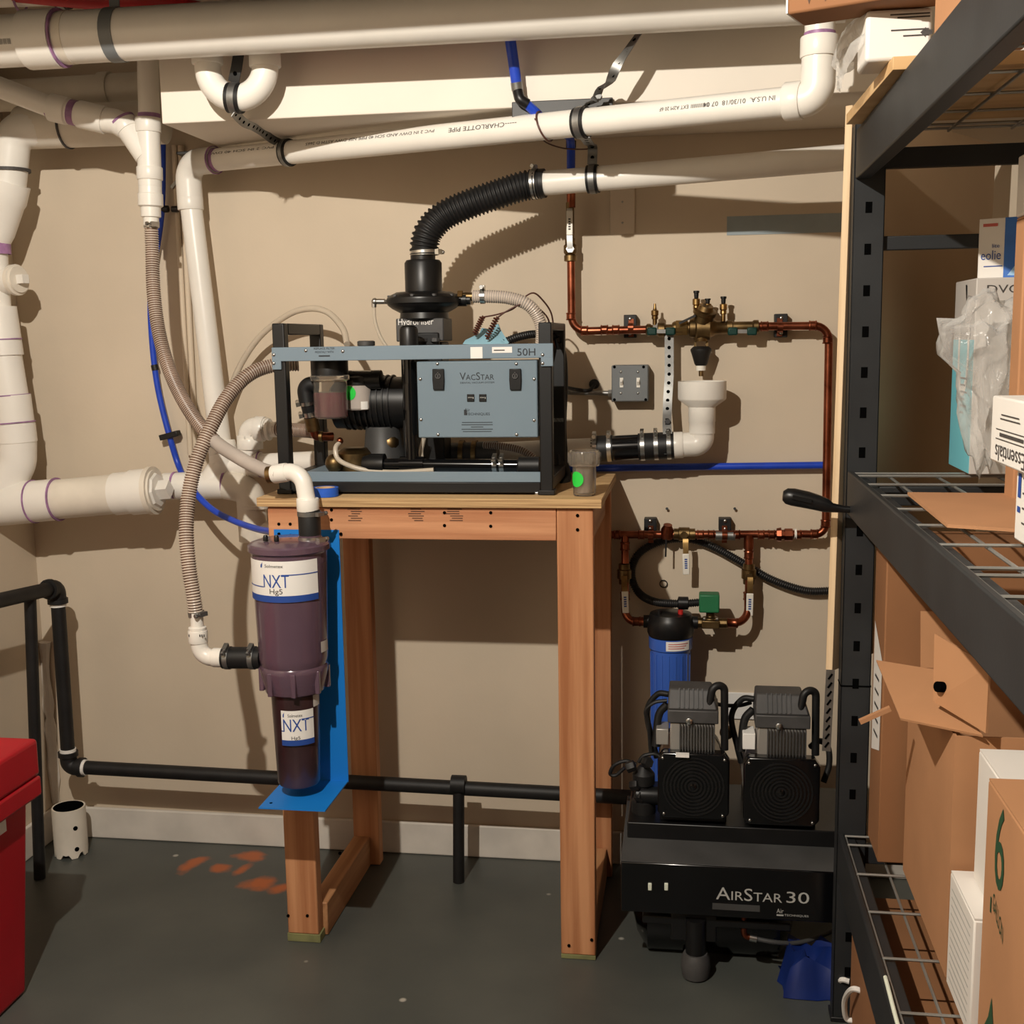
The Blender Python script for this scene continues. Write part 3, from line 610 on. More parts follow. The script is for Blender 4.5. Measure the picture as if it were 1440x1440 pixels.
G().box(lx0+.045, lx1+.012, yb0+.04, -.102, .001, .09).put(t, 'side_sill', M['woodY'], bevel=.003)
G().box(rx0+.04, rx1-.004, yb0+.04, -.102, .001, .09).put(t, 'side_sill', M['woodY'], bevel=.003)
G().box(lx0+.002, lx0+.04, yb0+.04, -.102, 1.05, zr).put(t, 'side_rail', M['woodY'], bevel=.002)
G().box(rx1-.042, rx1-.004, yb0+.04, -.102, 1.05, zr).put(t, 'side_rail', M['woodY'], bevel=.002)
G().box(lx0+.002, rx1, -.06, -.03, 1.05, zr).put(t, 'rear_rail', M['woodX'], bevel=.002)
G().box(lx0-.002, lx1+.004, yb0-.001, yb0+.04, .0005, .022).put(t, 'foot_block', M['green'], bevel=.001, label='greenish treated foot block')
G().box(rx0, rx1, yb0, yb0+.038, .0005, .012).put(t, 'foot_block', M['green'], bevel=.001)
g = G()
for px, py in ((392, 737), (408, 737), (392, 752), (408, 752), (466, 717), (466, 731), (625, 721), (625, 739), (690, 721), (690, 740), (812, 725), (812, 745), (478, 1200), (405, 1288), (432, 1288), (800, 1330), (832, 1322)):
    p = U(px, py, yb0-.002); g.lathe(p, EY, [(-.0006, .004), (.002, .004)], 8)
g.put(t, 'screw_hole', M['dark'])
g = G()
for px in (500, 585, 640):
    for k in range(6): quad(g, U(px+random.uniform(-4, 4), 716+k*3.2, yb0-.0016), EX, EZ, random.uniform(.02, .04), .0022)
g.put(t, 'lumber_stamp', M['kraft'])

# ---------------------------------------------------------------- vacuum pump in a black frame
fx0, fx1, fy0, fy1 = -1.011, -.326, -.50, -.185
z0 = ZT+.001
t = T('vacuum_pump', 'black framed vacuum pump with blue-grey front panel on the timber bench', 'pump', (-.67, -.34, z0))
fz = M['frame']; tt = .031
for x in (fx0, fx1-tt):
    for y in (fy0, fy1-tt):
        zt = 1.576 if x < -.9 else 1.567
        G().box(x, x+tt, y, y+tt, z0, zt).put(t, 'frame_post', fz, bevel=.003)
    G().box(x, x+tt, fy0+tt, fy1-tt, 1.548, 1.576 if x < -.9 else 1.567).put(t, 'frame_handle', fz, bevel=.003)
    G().box(x, x+tt, fy0+tt, fy1-tt, z0+.012, z0+.042).put(t, 'frame_rail', fz, bevel=.003)
    G().box(x-.004, x+tt+.004, fy0-.004, fy0+tt+.004, z0, z0+.012).put(t, 'rubber_foot', M['rub'], bevel=.002)
G().box(fx0+tt, fx1-tt, fy0+.002, fy0+tt, z0+.004, z0+.03).put(t, 'frame_rail', fz, bevel=.002)
G().box(fx0+tt, fx1-tt, fy1-tt, fy1, z0+.004, z0+.03).put(t, 'frame_rail', fz, bevel=.002)
# enamel top beam with folded tabs
zb0, zb1 = U(560, 506, fy0).z, U(560, 486, fy0).z
g = G(); g.box(fx0-.001, fx1+.004, fy0-.006, fy0+.002, zb0, zb1); g.box(fx0-.001, fx1-tt, fy0, fy0+.05, zb1-.003, zb1); g.box(fx0-.001, fx0+.022, fy0-.006, fy0+.001, zb0-.020, zb0+.002); g.box(fx1-.025, fx1+.004, fy0-.006, fy0+.001, zb0-.020, zb0+.002)
bm_ = g.put(t, 'top_beam', M['steelblue'], bevel=.002)
g = G()
for px, py in ((385, 499), (385, 511), (430, 493), (482, 494), (763, 499), (763, 511)): p = U(px, py, fy0-.006); g.ball(p, .0045, 10, .6, EY)
g.put(t, 'screw', M['screw'], bm_)
yt = fy0-.0068
g = G()
for k, s in enumerate(('REPLACE FILTER', 'MONTHLY WITH', None)): text(g, s, U(456, 490+k*5, yt), EX, EZ, (.052, .046, .03)[k], .0048) if s else quad(g, U(456, 500.5, yt), EX, EZ, .028, .003)
g.put(t, 'lettering', M['panelink'], bm_); g = G(); text(g, '50H', U(740, 495, yt), EX, EZ, .043, .017); g.put(t, 'lettering', M['panelink'], bm_)
g = G(); quad(g, U(670, 496, yt), EX, EZ, .029, .027); quad(g, U(706, 492, yt), EX, EZ, .048, .014); g.put(t, 'sticker', M['paper'], bm_)
g = G(); quad(g, U(702, 492.5, yt-.0005), EX, EZ, .026, .0026); g.put(t, 'sticker_print', M['ink'], bm_)
# front panel
yp = fy0-.004; px0, px1 = U(587, 560, yp).x, U(756, 560, yp).x; pz0, pz1 = U(670, 615.5, yp).z, U(670, 507.5, yp).z
pn = G().box(px0, px1, yp, yp+.12, pz0, pz1).put(t, 'front_panel', M['panel'], bevel=.003)
g = G()
for px, py in ((615, 511.5), (726, 511.5), (591, 533), (751, 533), (592, 590), (751, 591), (616, 611), (726.5, 611)): g.ball(U(px, py, yp-.001), .004, 10, .6, EY)
g.put(t, 'screw', M['screw'], pn)
for px in (617, 725):
    c = U(px, 534, yp); g = G(); g.prism([c+V((x, 0, z)) for x, z in ((-.013, -.024), (.013, -.024), (.0145, .0), (.0138, .026), (-.0138, .026), (-.0145, 0))], V((0, -.007, 0))); o = g.put(t, 'latch', M['blk'], pn, bevel=.0015)
    g = G(); g.ring(c+V((0, -.008, .009)), EY, .0045, .0068, .004, 16); g.box(c.x-.0015, c.x+.0015, c.y-.010, c.y-.006, c.z+.004, c.z+.018); g.put(t, 'hour_window', M['alu'], pn)
for px in (662, 679):
    c = U(px, 559.5, yp); g = G(); g.box(c.x-.0088, c.x+.0088, c.y-.003, c.y+.001, c.z-.0088, c.z+.0088); g.put(t, 'hour_meter', M['blk'], pn, bevel=.001)
    g = G(); text(g, '00000', c+V((-.001, -.0036, .001)), EX, EZ, .011, .003); text(g, '1', c+V((.0065, -.0036, 0)), EX, EZ, .0016, .004); g.put(t, 'digits', M['paleink'], pn)
yl = yp-.0006; g = G()
text(g, 'VacStar', U(670.5, 529, yl), EX, EZ, .083, .018, True); text(g, 'DENTAL VACUUM SYSTEM', U(671, 538, yl), EX, EZ, .082, .0042)
c = U(656, 580, yl); text(g, 'Air', U(657, 576.5, yl), EX, EZ, .013, .008); text(g, 'TECHNIQUES', U(672, 582.5, yl), EX, EZ, .058, .0072)
quad(g, U(654.5, 580, yl), EX, EZ, .007, .013)
for k in range(5): quad(g, U(671, 594+k*3.2, yl), EX, EZ, (.074, .076, .03, .076, .07)[k], .0016)
g.put(t, 'lettering', M['panelink'], pn)
# tray
zt0 = U(600, 672, fy0+.03).z
tr_ = G(); tr_.box(fx0+tt, fx1-tt, fy0+.005, fy1-.01, z0+.034, z0+.042); tr_.box(fx0+tt, fx1-tt, fy0+.004, fy0+.008, z0+.03, z0+.055); tr_.put(t, 'base_tray', M['steelblue'], bevel=.001)
zt0 = z0+.042
# jar with maroon liquid under the beam
yj = -.42; c = U(465, 560, yj); rj = U(488, 560, yj).x-c.x
zl = U(465, 553, yj).z; zj0 = U(465, 588, yj).z; zj1 = U(465, 533, yj).z; zlid = U(465, 507, yj).z
j = G().lathe((c.x, yj, zj0), EZ, [(0, rj*.92), (.004, rj), (zj1-zj0, rj)], 28).put(t, 'filter_jar', M['clear'], label='clear jar holding maroon liquid')
G().lathe((c.x, yj, zj0+.003), EZ, [(0, rj*.9), (.003, rj*.985), (zl-zj0, rj*.985)], 28).put(t, 'liquid', M['liquid'], j)
G().lathe((c.x, yj, zj1-.006), EZ, [(0, rj*1.03), (.004, rj*1.16), (.014, rj*1.16), (.018, rj*1.05)], 28).put(t, 'jar_ring', M['clear'], j)
G().lathe((c.x, yj, zj1+.008), EZ, [(0, rj*1.1), (zlid-zj1, rj*1.1), (zlid-zj1+.025, rj*.9)], 24).put(t, 'jar_head', M['blk'])
y2 = -.355; c2 = U(505, 560, y2); r2_ = U(523, 560, y2).x-c2.x; za, zc2 = U(505, 576, y2).z, U(505, 541, y2).z
bw_ = G().lathe((c2.x, y2, za), EZ, [(0, r2_*.9), (.004, r2_), (zc2-za, r2_)], 24).put(t, 'strainer_bowl', M['hoseC'], label='cloudy grey strainer bowl'); G().lathe((c2.x, y2, zc2), EZ, [(0, r2_*1.08), (.02, r2_*1.08), (.024, r2_*.8)], 24).put(t, 'bowl_cap', M['blk'], bw_)
n0 = V((-.45, -.89, 0)).normalized(); cdisc(G(), V((c2.x, y2, U(490, 552, y2).z)), n0, EZ.cross(n0), r2_+.0012, .018).put(t, 'green_sticker', M['sticker'], bw_)
n0 = V((.6, -.8, 0)).normalized(); g = G(); cpatch(g, V((c2.x, y2, za)), EZ, n0, EZ.cross(n0), r2_+.001, -.25, .3, .002, .022); g.put(t, 'white_tag', M['paper'], bw_)
# pump body in the depth of the frame
def Q(px, py, Y): return U(px, py, Y)
mx = Q(522, 560, -.30)
g = G(); a = Q(470, 566, -.30); b = Q(575, 566, -.30); g.lathe(a, b-a, [(0, .05), (.01, .068), (.07, .068), (.072, .062), (.105, .062), (.107, .068), ((b-a).length, .066), ((b-a).length+.006, .04)], 28); g.put(t, 'motor', M['blk'])
for k in range(9):
    p = a.lerp(b, .2+.075*k); G().ring(p, b-a, .060, .072, .004, 24).put(t, 'cooling_fin', M['frame'])
g = G(); p = Q(500, 560, -.36); g.box(p.x-.012, p.x+.034, p.y-.012, p.y+.02, p.z-.018, p.z+.02); g.put(t, 'capacitor_box', M['alu'], bevel=.004); 
g = G(); q = p+V((.024, -.0128, -.012)); quad(g, q, EX, EZ, .02, .016); g.put(t, 'label', M['paper'])
p = Q(504, 534, -.36); G().lathe(p, EX, [(-.03, .018), (-.028, .024), (.06, .024), (.062, .018)], 18).put(t, 'head_cover', M['blk'])
G().cyl(Q(495, 524, -.37), Q(522, 524, -.37), .005, 8).put(t, 'steel_rod', M['steel'])
g = G(); p = Q(500, 642, -.34); g.lathe(V((p.x, p.y, zt0)), EZ, [(0, .046), (.02, .048), (.045, .048), (.05, .042), (.058, .03)], 28); g.put(t, 'pump_head', M['bronze'])
g = G(); p = Q(470, 646, -.38); g.ball(V((p.x, p.y, zt0+.022)), .024, 14); g.put(t, 'bronze_boss', M['bronze'])
g = G(); p = Q(540, 640, -.3); g.lathe(V((p.x, p.y, zt0)), EZ, [(0, .06), (.04, .06), (.06, .05), (.11, .045)], 24); g.put(t, 'pump_casing', M['deck'])
g = G(); p = Q(548, 625, -.32); g.lathe(p, EZ, [(-.02, .02), (0, .024), (.012, .024), (.03, .012)], 12); g.hexnut(p+EZ*.035, EZ, .012, .01); g.put(t, 'cast_fitting', M['bronze'])
g = G(); g.cyl(Q(556, 590, -.26), Q(556, 640, -.26), .022, 16); g.put(t, 'cylinder', M['alu'])
# black elbow and clamped hose at left
e = fil(PP((450, 541, -.40), (428, 541, -.40), (432, 566, -.40)), .03); G().tube(e, .021, 18).put(t, 'black_elbow', M['rub'])
a, b = U(431, 558, -.40), U(441, 605, -.38); G().tube([a, b], [.02, .016], 18).put(t, 'rubber_sleeve', M['rub'])
for f in (.15, .5): clamp(t, a.lerp(b, f), b-a, .02-.004*f, .012, at=V((-1, -.4, 0)))
G().cyl(a.lerp(b, .6), b, .018, 16).put(t, 'copper_sleeve', M['bronze'])
e = fil([b, U(444, 614, -.375), U(468, 614, -.35)], .012); G().tube(e, .0115, 14).put(t, 'copper_elbow', M['copper'])
G().lathe(U(450, 614, -.37), EX, [(0, .0115), (0, .014), (.008, .014), (.008, .0115)], 14).put(t, 'brass_nut', M['brass'])
G().tube(spl(PP((478, 622, -.42), (472, 630, -.44), (475, 645, -.45), (492, 655, -.46), (520, 662, -.46), (560, 664, -.46), (610, 661, -.46)), 8), .0062, 10).put(t, 'clear_tube', M['tubing'])
G().ball(U(478, 620, -.42), .009, 10, m=0).put(t, 'orange_fitting', M['copper'])
# black plastic pipework
p = U(575, 480, -.44); q = U(575, 655, -.44); g = G(); g.cyl(V((p.x, p.y, U(575, 458, -.44).z)), V((p.x, p.y, q.z)), .0155, 20); g.put(t, 'standpipe', M['gloss'])
G().lathe(V((p.x, p.y, U(575, 490, -.44).z)), EZ, [(0, .019), (.003, .023), (.045, .023), (.052, .02), (.056, .012)], 24).put(t, 'standpipe_cap', M['blk'])
G().lathe(V((p.x, p.y, U(575, 565, -.44).z)), EZ, [(-.02, .0155), (-.02, .0185), (.045, .0185), (.045, .0155)], 20).put(t, 'pipe_sleeve', M['gloss'])
a, b = U(522, 653, -.44), U(754, 655, -.44); G().cyl(a, b, .0155, 20).put(t, 'lower_pipe', M['gloss'])
G().lathe(a, EX, [(-.02, .02), (0, .027), (.035, .027), (.035, .0155)], 18).put(t, 'pipe_end', M['blk'])
p = V((p.x, p.y, a.z)); G().lathe(p, EX, [(-.03, .0155), (-.03, .02), (.03, .02), (.03, .0155)], 18).put(t, 'pipe_tee', M['gloss'])
p = a.lerp(b, .9); G().lathe(p, EX, [(-.005, .0155), (0, .022), (.05, .022)], 18).put(t, 'rubber_end', M['rub'])
for px in (696, 706): c = U(px, 654, -.44); clamp(t, c, EX, .0158, .011, at=V((0, -.35, 1)))
# pump parts seen under the panel
g = G(); a = U(600, 640, -.24); b = U(700, 636, -.24); g.cyl(a, b, .03, 20); g.put(t, 'rear_motor', M['alu'])
for x in (620, 650, 668): G().ring(U(x, 638, -.24), EX, .03, .036, .012, 20).put(t, 'motor_flange', M['bronze'])
hose(t, 'grey_hose', spl(PP((680, 626, -.3), (710, 628, -.31), (735, 634, -.32), (752, 645, -.33)), 6), .009, .0008, .006, [M['hoseC'], M['hoseB']], 10)
G().tube(spl(PP((596, 616, -.40), (592, 635, -.40), (594, 650, -.42)), 6), .006, 8).put(t, 'clear_tube', M['tubing'])
# bundle behind right post: cables and ribbed conduit
for k, (dx, rr_, m_) in enumerate(((780, .012, 'rub'), (788, .009, 'blk'), (783, .007, 'wire'), (792, .006, 'rub'))):
    G().tube(spl(PP((dx-6, 470+4*k, -.22), (dx, 505, -.20), (dx+2, 560, -.19), (dx-4, 620, -.2), (dx-2, 660, -.22), (dx-14, 683, -.24)), 6), rr_, 10).put(t, 'cable', M[m_])
hose(t, 'conduit', spl(PP((705, 484, -.32), (725, 475, -.30), (750, 470, -.27), (775, 472, -.22), (787, 490, -.20), (790, 530, -.19)), 8), .0095, .0012, .006, [M['rub']], 10)
g = G()
for py in (590, 651): q = U(786, py, -.2); g.box(q.x-.022, q.x+.014, q.y-.016, q.y-.012, q.z-.005, q.z+.005)
g.put(t, 'cable_tie', M['galv'])
g = G()
for py in (484, 541, 607): g.ball(U(774, py, fy0+.016), .0035, 8)
g.put(t, 'rivet', M['screw'])
p = U(800, 505, -.2); G().tube(spl(PP((783, 480, -.2), (791, 500, -.19), (793, 540, -.19), (791, 600, -.19), (794, 650, -.2), (798, 672, -.22), (790, 684, -.26)), 6), .011, 10).put(t, 'black_hose', M['rub'])
# knob on top of the left end, fittings
G().lathe(U(515, 487, -.40), EZ, [(0, .016), (.002, .022), (.012, .022), (.014, .018)], 20).put(t, 'top_cap', M['alu'])
G().tube(spl(PP((488, 484, -.30), (482, 462, -.25), (462, 440, -.2), (436, 434, -.17), (405, 443, -.14), (365, 474, -.10), (335, 520, -.08), (318, 570, -.07), (313, 620, -.07), (318, 660, -.1)), 8), .0085, 10).put(t, 'clear_drain_tube', M['tubing'])
G().ball(U(393, 484, -.48), .007, 10).put(t, 'black_knob', M['blk'])

# separator tower
yh = -.31
t = T('separator_tower', 'black air separator tower rising from the pump under the ribbed hose', 'separator', V((U(597, 480, yh).x, yh, z0+.043)))
cx = U(597, 450, yh).x
def hz(py): return U(597, py, yh).z
def hr(n): return n*(U(598, 430, yh).x-U(597, 430, yh).x)
c = V((cx, yh, 0))
g = G(); g.box(cx-hr(34), cx+hr(32), yh-.05, yh+.06, hz(480), hz(448)); o = g.put(t, 'water_box', M['alu'], bevel=.003)
g = G(); text(g, 'HydroMiser', V((cx-hr(6), yh-.0508, hz(454))), EX, EZ, hr(49), hr(11)); g.put(t, 'lettering', M['paper'], o)
g = G(); g.box(cx-hr(30), cx+hr(28), yh-.04, yh+.05, z0+.043, hz(481)); g.put(t, 'lower_body', M['blk'], bevel=.004)
g = G(); g.box(cx-hr(22), cx+hr(26), yh-.058, yh-.045, hz(486), hz(468)); g.put(t, 'side_bracket', M['blk'], bevel=.003)
for px in (594, 612): G().hexnut(U(px, 478, yh-.06), EZ, .012, .01).put(t, 'hex_nut', M['alu'])
prof = [(452, 30), (448, 34), (440, 33), (434, 44), (429, 50), (424, 52), (419, 51), (415, 46), (411, 38), (410, 25.5), (370, 25.5), (366, 23), (365, 17), (352, 17)]
g = G(); g.lathe(c, EZ, [(hz(y), hr(r_)) for y, r_ in prof], 36); g.put(t, 'tower_body', M['blk'], label='black stepped plastic tower')
G().ring(c+EZ*hz(424), EZ, hr(51), hr(54), .010, 36).put(t, 'flange', M['blk'])
for k in range(10):
    th = 2*pi*k/10+.2; G().hexnut(c+V((cos(th)*hr(47), sin(th)*hr(47), hz(416.5))), EZ, .006, .006).put(t, 'flange_bolt', M['alu'])
b = U(640, 422, yh); G().lathe(b, EX, [(0, .016), (.03, .016), (.03, .012), (.04, .012)], 12).put(t, 'side_port', M['blk'])
b = U(648, 417, yh); G().hexnut(b, EX, .0165, .014).put(t, 'brass_nut', M['brass']); G().cyl(b, U(667, 417, yh), .0105, 14).put(t, 'brass_nipple', M['bronze'])
hose(t, 'clear_ribbed_hose', spl(PP((665, 417, yh), (690, 417, yh), (715, 419, yh), (740, 427, yh), (755, 443, yh+.01), (762, 466, yh+.02), (760, 500, yh+.04)), 8), .0155, .001, .0058, [M['hoseA'], M['hoseC']])
clamp(t, U(679, 417, yh), EX, .0168, .012, at=EZ)
b = U(541, 424, yh); g = G(); g.cyl(b, U(528, 424, yh), .007, 10); g.ball(U(527, 424, yh), .009, 10); g.cyl(U(526, 424, yh), U(526, 432, yh), .0065, 10); g.put(t, 'push_fitting', M['steel'])
G().tube(spl(PP((526, 430, yh), (527, 450, yh), (534, 472, yh), (545, 490, yh)), 6), .0048, 8).put(t, 'clear_tube', M['tubing'])
# springs and wires, paper
t = T('sensor_wires', 'brown wires with two copper springs rising behind the pump beam', 'wire', U(690, 470, -.33))
for px, a_, b_ in ((672, (667, 470), (679, 445)), (690, (684, 476), (699, 446))):
    p, q = U(*a_, -.34), U(*b_, -.34); ax = q-p; aa, uu, bb = basis(ax)
    G().tube([p+ax*(k/60)+(uu*cos(k*.9)+bb*sin(k*.9))*.006 for k in range(61)], .0022, 6).put(t, 'spring', M['rust'])
G().tube(spl(PP((679, 446, -.34), (700, 442, -.33), (722, 434, -.32), (735, 420, -.31), (750, 412, -.3), (763, 422, -.28), (775, 440, -.25), (779, 465, -.22)), 6), .0022, 6).put(t, 'wire', M['wire'])
G().tube(spl(PP((699, 447, -.34), (712, 438, -.33), (735, 427, -.32), (752, 430, -.30), (770, 447, -.26), (774, 468, -.24)), 6), .0022, 6).put(t, 'wire', M['wire'])
g = G(); yc = -.31
pts = PP((650, 484, -.36), (654, 478, -.33), (672, 474, -.3), (677, 461, -.29), (688, 463, -.29), (700, 455, -.29), (706, 470, -.3), (716, 482, -.33), (712, 486, -.36))
g.prism(pts, V((0, .012, 0)))
g2 = single(g, 'crumpled_paper', M['cloth'], 'pale blue crumpled sheet tucked behind the pump top beam', 'paper', bevel=.003)

# ribbed hose looping from pump to separator canister
t = T('looping_ribbed_hose', 'ribbed hose looping from the pump frame down to the canister side inlet', 'hose', U(270, 700, -.5))
hp = spl(PP((420, 512, -.36), (384, 514, -.38), (350, 527, -.42), (320, 558, -.47), (297, 600, -.52), (276, 650, -.56), (265, 700, -.59), (262, 750, -.62), (266, 800, -.64), (272, 838, -.65), (276, 868, -.65)), 10)
hose(t, 'hose', hp, .0172, .0012, .0064, [M['hoseA'], M['hoseB']])
clamp(t, U(276, 863, -.65), U(276, 868, -.65)-U(272, 838, -.65), .0178, .012, 'galv', at=V((1, -.5, 0)))
Yc = -.655
g = G(); c = U(277, 874, Yc); g.lathe(c, -EZ, [(-.022, .0155), (.012, .0155), (.014, .0215), (.026, .0215), (.028, .019), (.05, .019)], 24); g.put(t, 'threaded_adapter', M['pvc'])
g = G()
for k in range(8): quad(g, U(266+k*3, 894, Yc-.02), EX, EZ, .003, .006)
g.put(t, 'printing', M['ink'])
a = U(278, 888, Yc); cn = V((a.x+.004, Yc, U(300, 925, Yc).z)); b = U(316, 925, Yc); g = G(); g.tube(fil([a, cn, b], .055, 10), .0205, 22); hub(g, a-EZ*.012, EZ, .018, .03, r2=.0235); hub(g, b-EX*.014, EX, .018, .03, r2=.0235); g.put(t, 'elbow', M['pvc'])
p, q = U(314, 925, Yc), U(368, 925, Yc); G().cyl(p, q, .0265, 22).put(t, 'rubber_coupling', M['rub'])
for px in (321, 356): clamp(t, U(px, 925, Yc), EX, .0266, .012, 'galv', at=V((0, -.5, 1)))

# ---------------------------------------------------------------- blue bracket and separator canister
byp = yb0-.0035
bx0, bx1 = U(385, 745, byp).x, U(487, 1020, byp).x; bzt = U(440, 745, byp).z; bzb = U(490, 1100, byp).z
t = T('blue_wall_bracket', 'bright blue L-shaped metal bracket screwed to the front of the left bench leg', 'bracket', ((bx0+bx1)/2, byp, bzb))
G().box(bx0, bx1, byp, byp+.003, bzb, bzt).put(t, 'back_plate', M['bluepl'], smooth=0)
yfr = UZ(420, 1140, bzb).y
G().box(bx0, bx1-.001, yfr, byp, bzb, bzb+.003).put(t, 'foot_plate', M['bluepl'], smooth=0)
g = G()
for px, py in ((392, 751), (408, 753), (479, 751)): g.lathe(U(px, py, byp-.002), EY, [(0, .004), (.003, .004)], 8)
g.lathe(U(386, 1128, byp-.2)*0+V((bx0+.02, yfr+.03, bzb+.0005)), EZ, [(0, .004), (.003, .004)], 8); g.put(t, 'screw', M['dark'])
cy = byp-.092
cx = U(410, 850, cy).x
def cz(py): return U(410, py, cy).z
def cr(n): return n*(U(411, 850, cy).x-U(410, 850, cy).x)
c = V((cx, cy, 0)); t = T('separator_canister', 'purple tinted two-stage canister hanging before the blue bracket', 'canister', V((cx, cy, cz(1100))))
prof = [(935, 43), (925, 46), (920, 46.5), (775, 50.5), (772, 53.5), (766, 54.5), (762, 52), (758, 40), (757, 2)]
G().lathe(c, EZ, [(cz(y), cr(r)) for y, r in prof], 40).put(t, 'upper_chamber', M['purple'])
G().lathe(c, EZ, [(cz(y), cr(r)) for y, r in ((936, 36), (922, 42), (850, 44.5), (790, 47))], 32).put(t, 'sludge', M['murk'])
G().lathe(c, EZ, [(cz(y), cr(r)) for y, r in ((972, 33), (968, 40), (940, 46), (934, 46), (930, 43))], 40).put(t, 'collar', M['purple'])
for k in range(8):
    th = k*pi/4+.3; p = c+V((cos(th)*cr(44), sin(th)*cr(44), 0)); G().box(p.x-.006, p.x+.006, p.y-.006, p.y+.006, cz(968), cz(936)).put(t, 'collar_lug', M['purple'], bevel=.002)
G().box(cx-cr(38)-.001, cx-cr(38)+.002, cy-.01, cy-.006, cz(975), cz(955)).put(t, 'clip', M['blk'])
lo = G().lathe(c, EZ, [(cz(y), cr(r)) for y, r in ((1100, 20), (1099, 27), (1096, 29), (970, 33), (965, 33))], 36).put(t, 'lower_cup', M['murk'], label='dark brown lower cup')
G().ring(c+EZ*cz(768), EZ, cr(53), cr(54.6), .012, 40).put(t, 'lid_rim', M['purple'])
for dx in (-18, -3):
    p = V((cx+cr(dx)-.01, cy-.04, cz(757))); G().lathe(p, EZ, [(0, .006), (.01, .006), (.014, .004)], 10).put(t, 'lid_bolt', M['blk'])
# outlet coupling and elbow
oy = cy+.005; px_ = 434
oc = U(436, 755, oy); G().cyl(oc-EZ*.01, oc+EZ*.02, .0255, 20).put(t, 'outlet_port', M['purple'])
G().lathe(V((oc.x, oy, U(436, 752, oy).z)), EZ, [(0, .026), (.055, .0265), (.062, .024)], 22).put(t, 'rubber_coupling', M['rub'])
clamp(t, V((oc.x, oy, U(436, 758, oy).z)), EZ, .0266, .013, at=V((1, -.4, 0))); clamp(t, V((oc.x, oy, U(436, 722, oy).z)), EZ, .0264, .010, 'galv', at=V((1, -.4, 0)))
et = V((oc.x-.002, oy, U(433, 712, oy).z)); p0 = U(384, 667, oy+.02); pc = U(424, 661, oy+.01); g = G(); g.tube(fil([p0, pc, et+EZ*.0], .055, 10), .0205, 22); hub(g, et+EZ*.004, EZ, .019, .03, r2=.0265); hub(g, p0+(pc-p0).normalized()*.02, pc-p0, .019, .036, r2=.0225); g.put(t, 'white_elbow', M['pvc'])
G().ring(p0-(pc-p0).normalized()*.006, pc-p0, .0185, .021, .012).put(t, 'hose_clamp', M['bronze'])
# labels
n0 = (CAM-V((cx, cy, 1.0))); n0.z = 0; n0.normalize(); up = EZ.cross(n0)
def clab(pa, pb, rr, za, zb, main, mainpx, mh, sub, subpx, sh_, brandpx):
    r1 = cr(rr)+.0012; P = lambda x: math.asin(max(-1, min(1, (x-410)/rr)))
    g = G(); cpatch(g, c, EZ, n0, up, r1, P(pa), P(pb), cz(zb), cz(za)); o = g.put(t, 'label', M['paper'])
    g = G(); cpatch(g, c, EZ, n0, up, r1+.0004, P(pa), P(pb), cz(zb), cz(zb-(zb-za)*.16)); w_ = cr(mh[0]); cm = c+EZ*cz(mh[1])
    def rot(x): a_ = P(x); return n0*cos(a_)+up*sin(a_), up*cos(a_)-n0*sin(a_)
    n1, u1 = rot(mainpx); ctext(g, main, cm, EZ, n1, u1, r1+.0006, w_, cr(mh[2]), along=False)
    cpatch(g, c, EZ, n0, up, r1+.0005, P(mainpx+mh[0]*.2), P(pb), cz(mh[1])+cr(mh[2])*.44, cz(mh[1])+cr(mh[2])*.52)
    cpatch(g, c, EZ, n0, up, r1+.0005, P(pa), P(mainpx-mh[0]*.42), cz(mh[1])-cr(mh[2])*.52, cz(mh[1])-cr(mh[2])*.44)
    n1, u1 = rot(brandpx-11); g.add([c+EZ*(cz(za+6)+cr(2.8)*y)+ (n1+u1*(x*.03))*(r1+.0006) for x, y in ((-1, -1), (.6, -1.1), (1, .2), (1.3, 1.5), (.1, .6), (-.7, .3))], [list(range(6))])
    g.put(t, 'label_print', M['navy'], o)
    g = G(); n1, u1 = rot(subpx); ctext(g, sub, c+EZ*cz(sh_[1]), EZ, n1, u1, r1+.0006, cr(sh_[0]), cr(sh_[2]), along=False)
    n1, u1 = rot(brandpx+4); ctext(g, 'Solmetex', c+EZ*cz(za+6.5), EZ, n1, u1, r1+.0006, cr(sh_[3]), cr(4.2), along=False); g.put(t, 'label_text', M['ink'], o)
clab(360, 445, 50, 780, 836, 'NXT', 391, (36, 807, 17), 'Hg5', 391, (18, 822, 9, 26), 385)
clab(390, 432, 33, 989, 1037, 'NXT', 409, (36, 1009, 17), 'Hg5', 408, (12, 1027, 6, 20), 404)
g = G(); cpatch(g, c, EZ, n0, up, cr(47.5)+.001, .85, 1.25, cz(912), cz(897)); g.put(t, 'side_label', M['boxg'])
g = G(); cpatch(g, c, EZ, n0, up, cr(33)+.001, .75, 1.2, cz(988), cz(972)); g.put(t, 'side_label', M['boxg'])

# bits standing on the bench
c = U(457, 682, -.534); g = G(); g.ring(V((c.x, -.534, ZT+.0115)), EZ, .020, .024, .021, 32, 1); g.ring(V((c.x, -.534, ZT+.0115)), EZ, .024, .0325, .021, 32, 0)
single(g, 'tape_roll', [M['bluetape'], M['cork']], 'roll of blue tape lying on the bench by the white elbow', 'tape roll')
yq = -.50; c = U(822, 690, yq); rq = U(838, 690, yq).x-c.x
t = T('spare_filter_bowl', 'clear filter bowl with round green sticker on the right end of the bench', 'bowl', (c.x, yq, ZT+.001))
hB = U(822, 654, yq).z-ZT; g = G(); b0 = V((c.x, yq, ZT+.001))
g.lathe(b0, EZ, [(0, .001), (0, rq*.94), (.003, rq), (hB, rq*1.04), (hB, rq*.96), (.006, rq*.9), (.005, .001)], 30, 0, False); g.put(t, 'bowl', M['clear'])
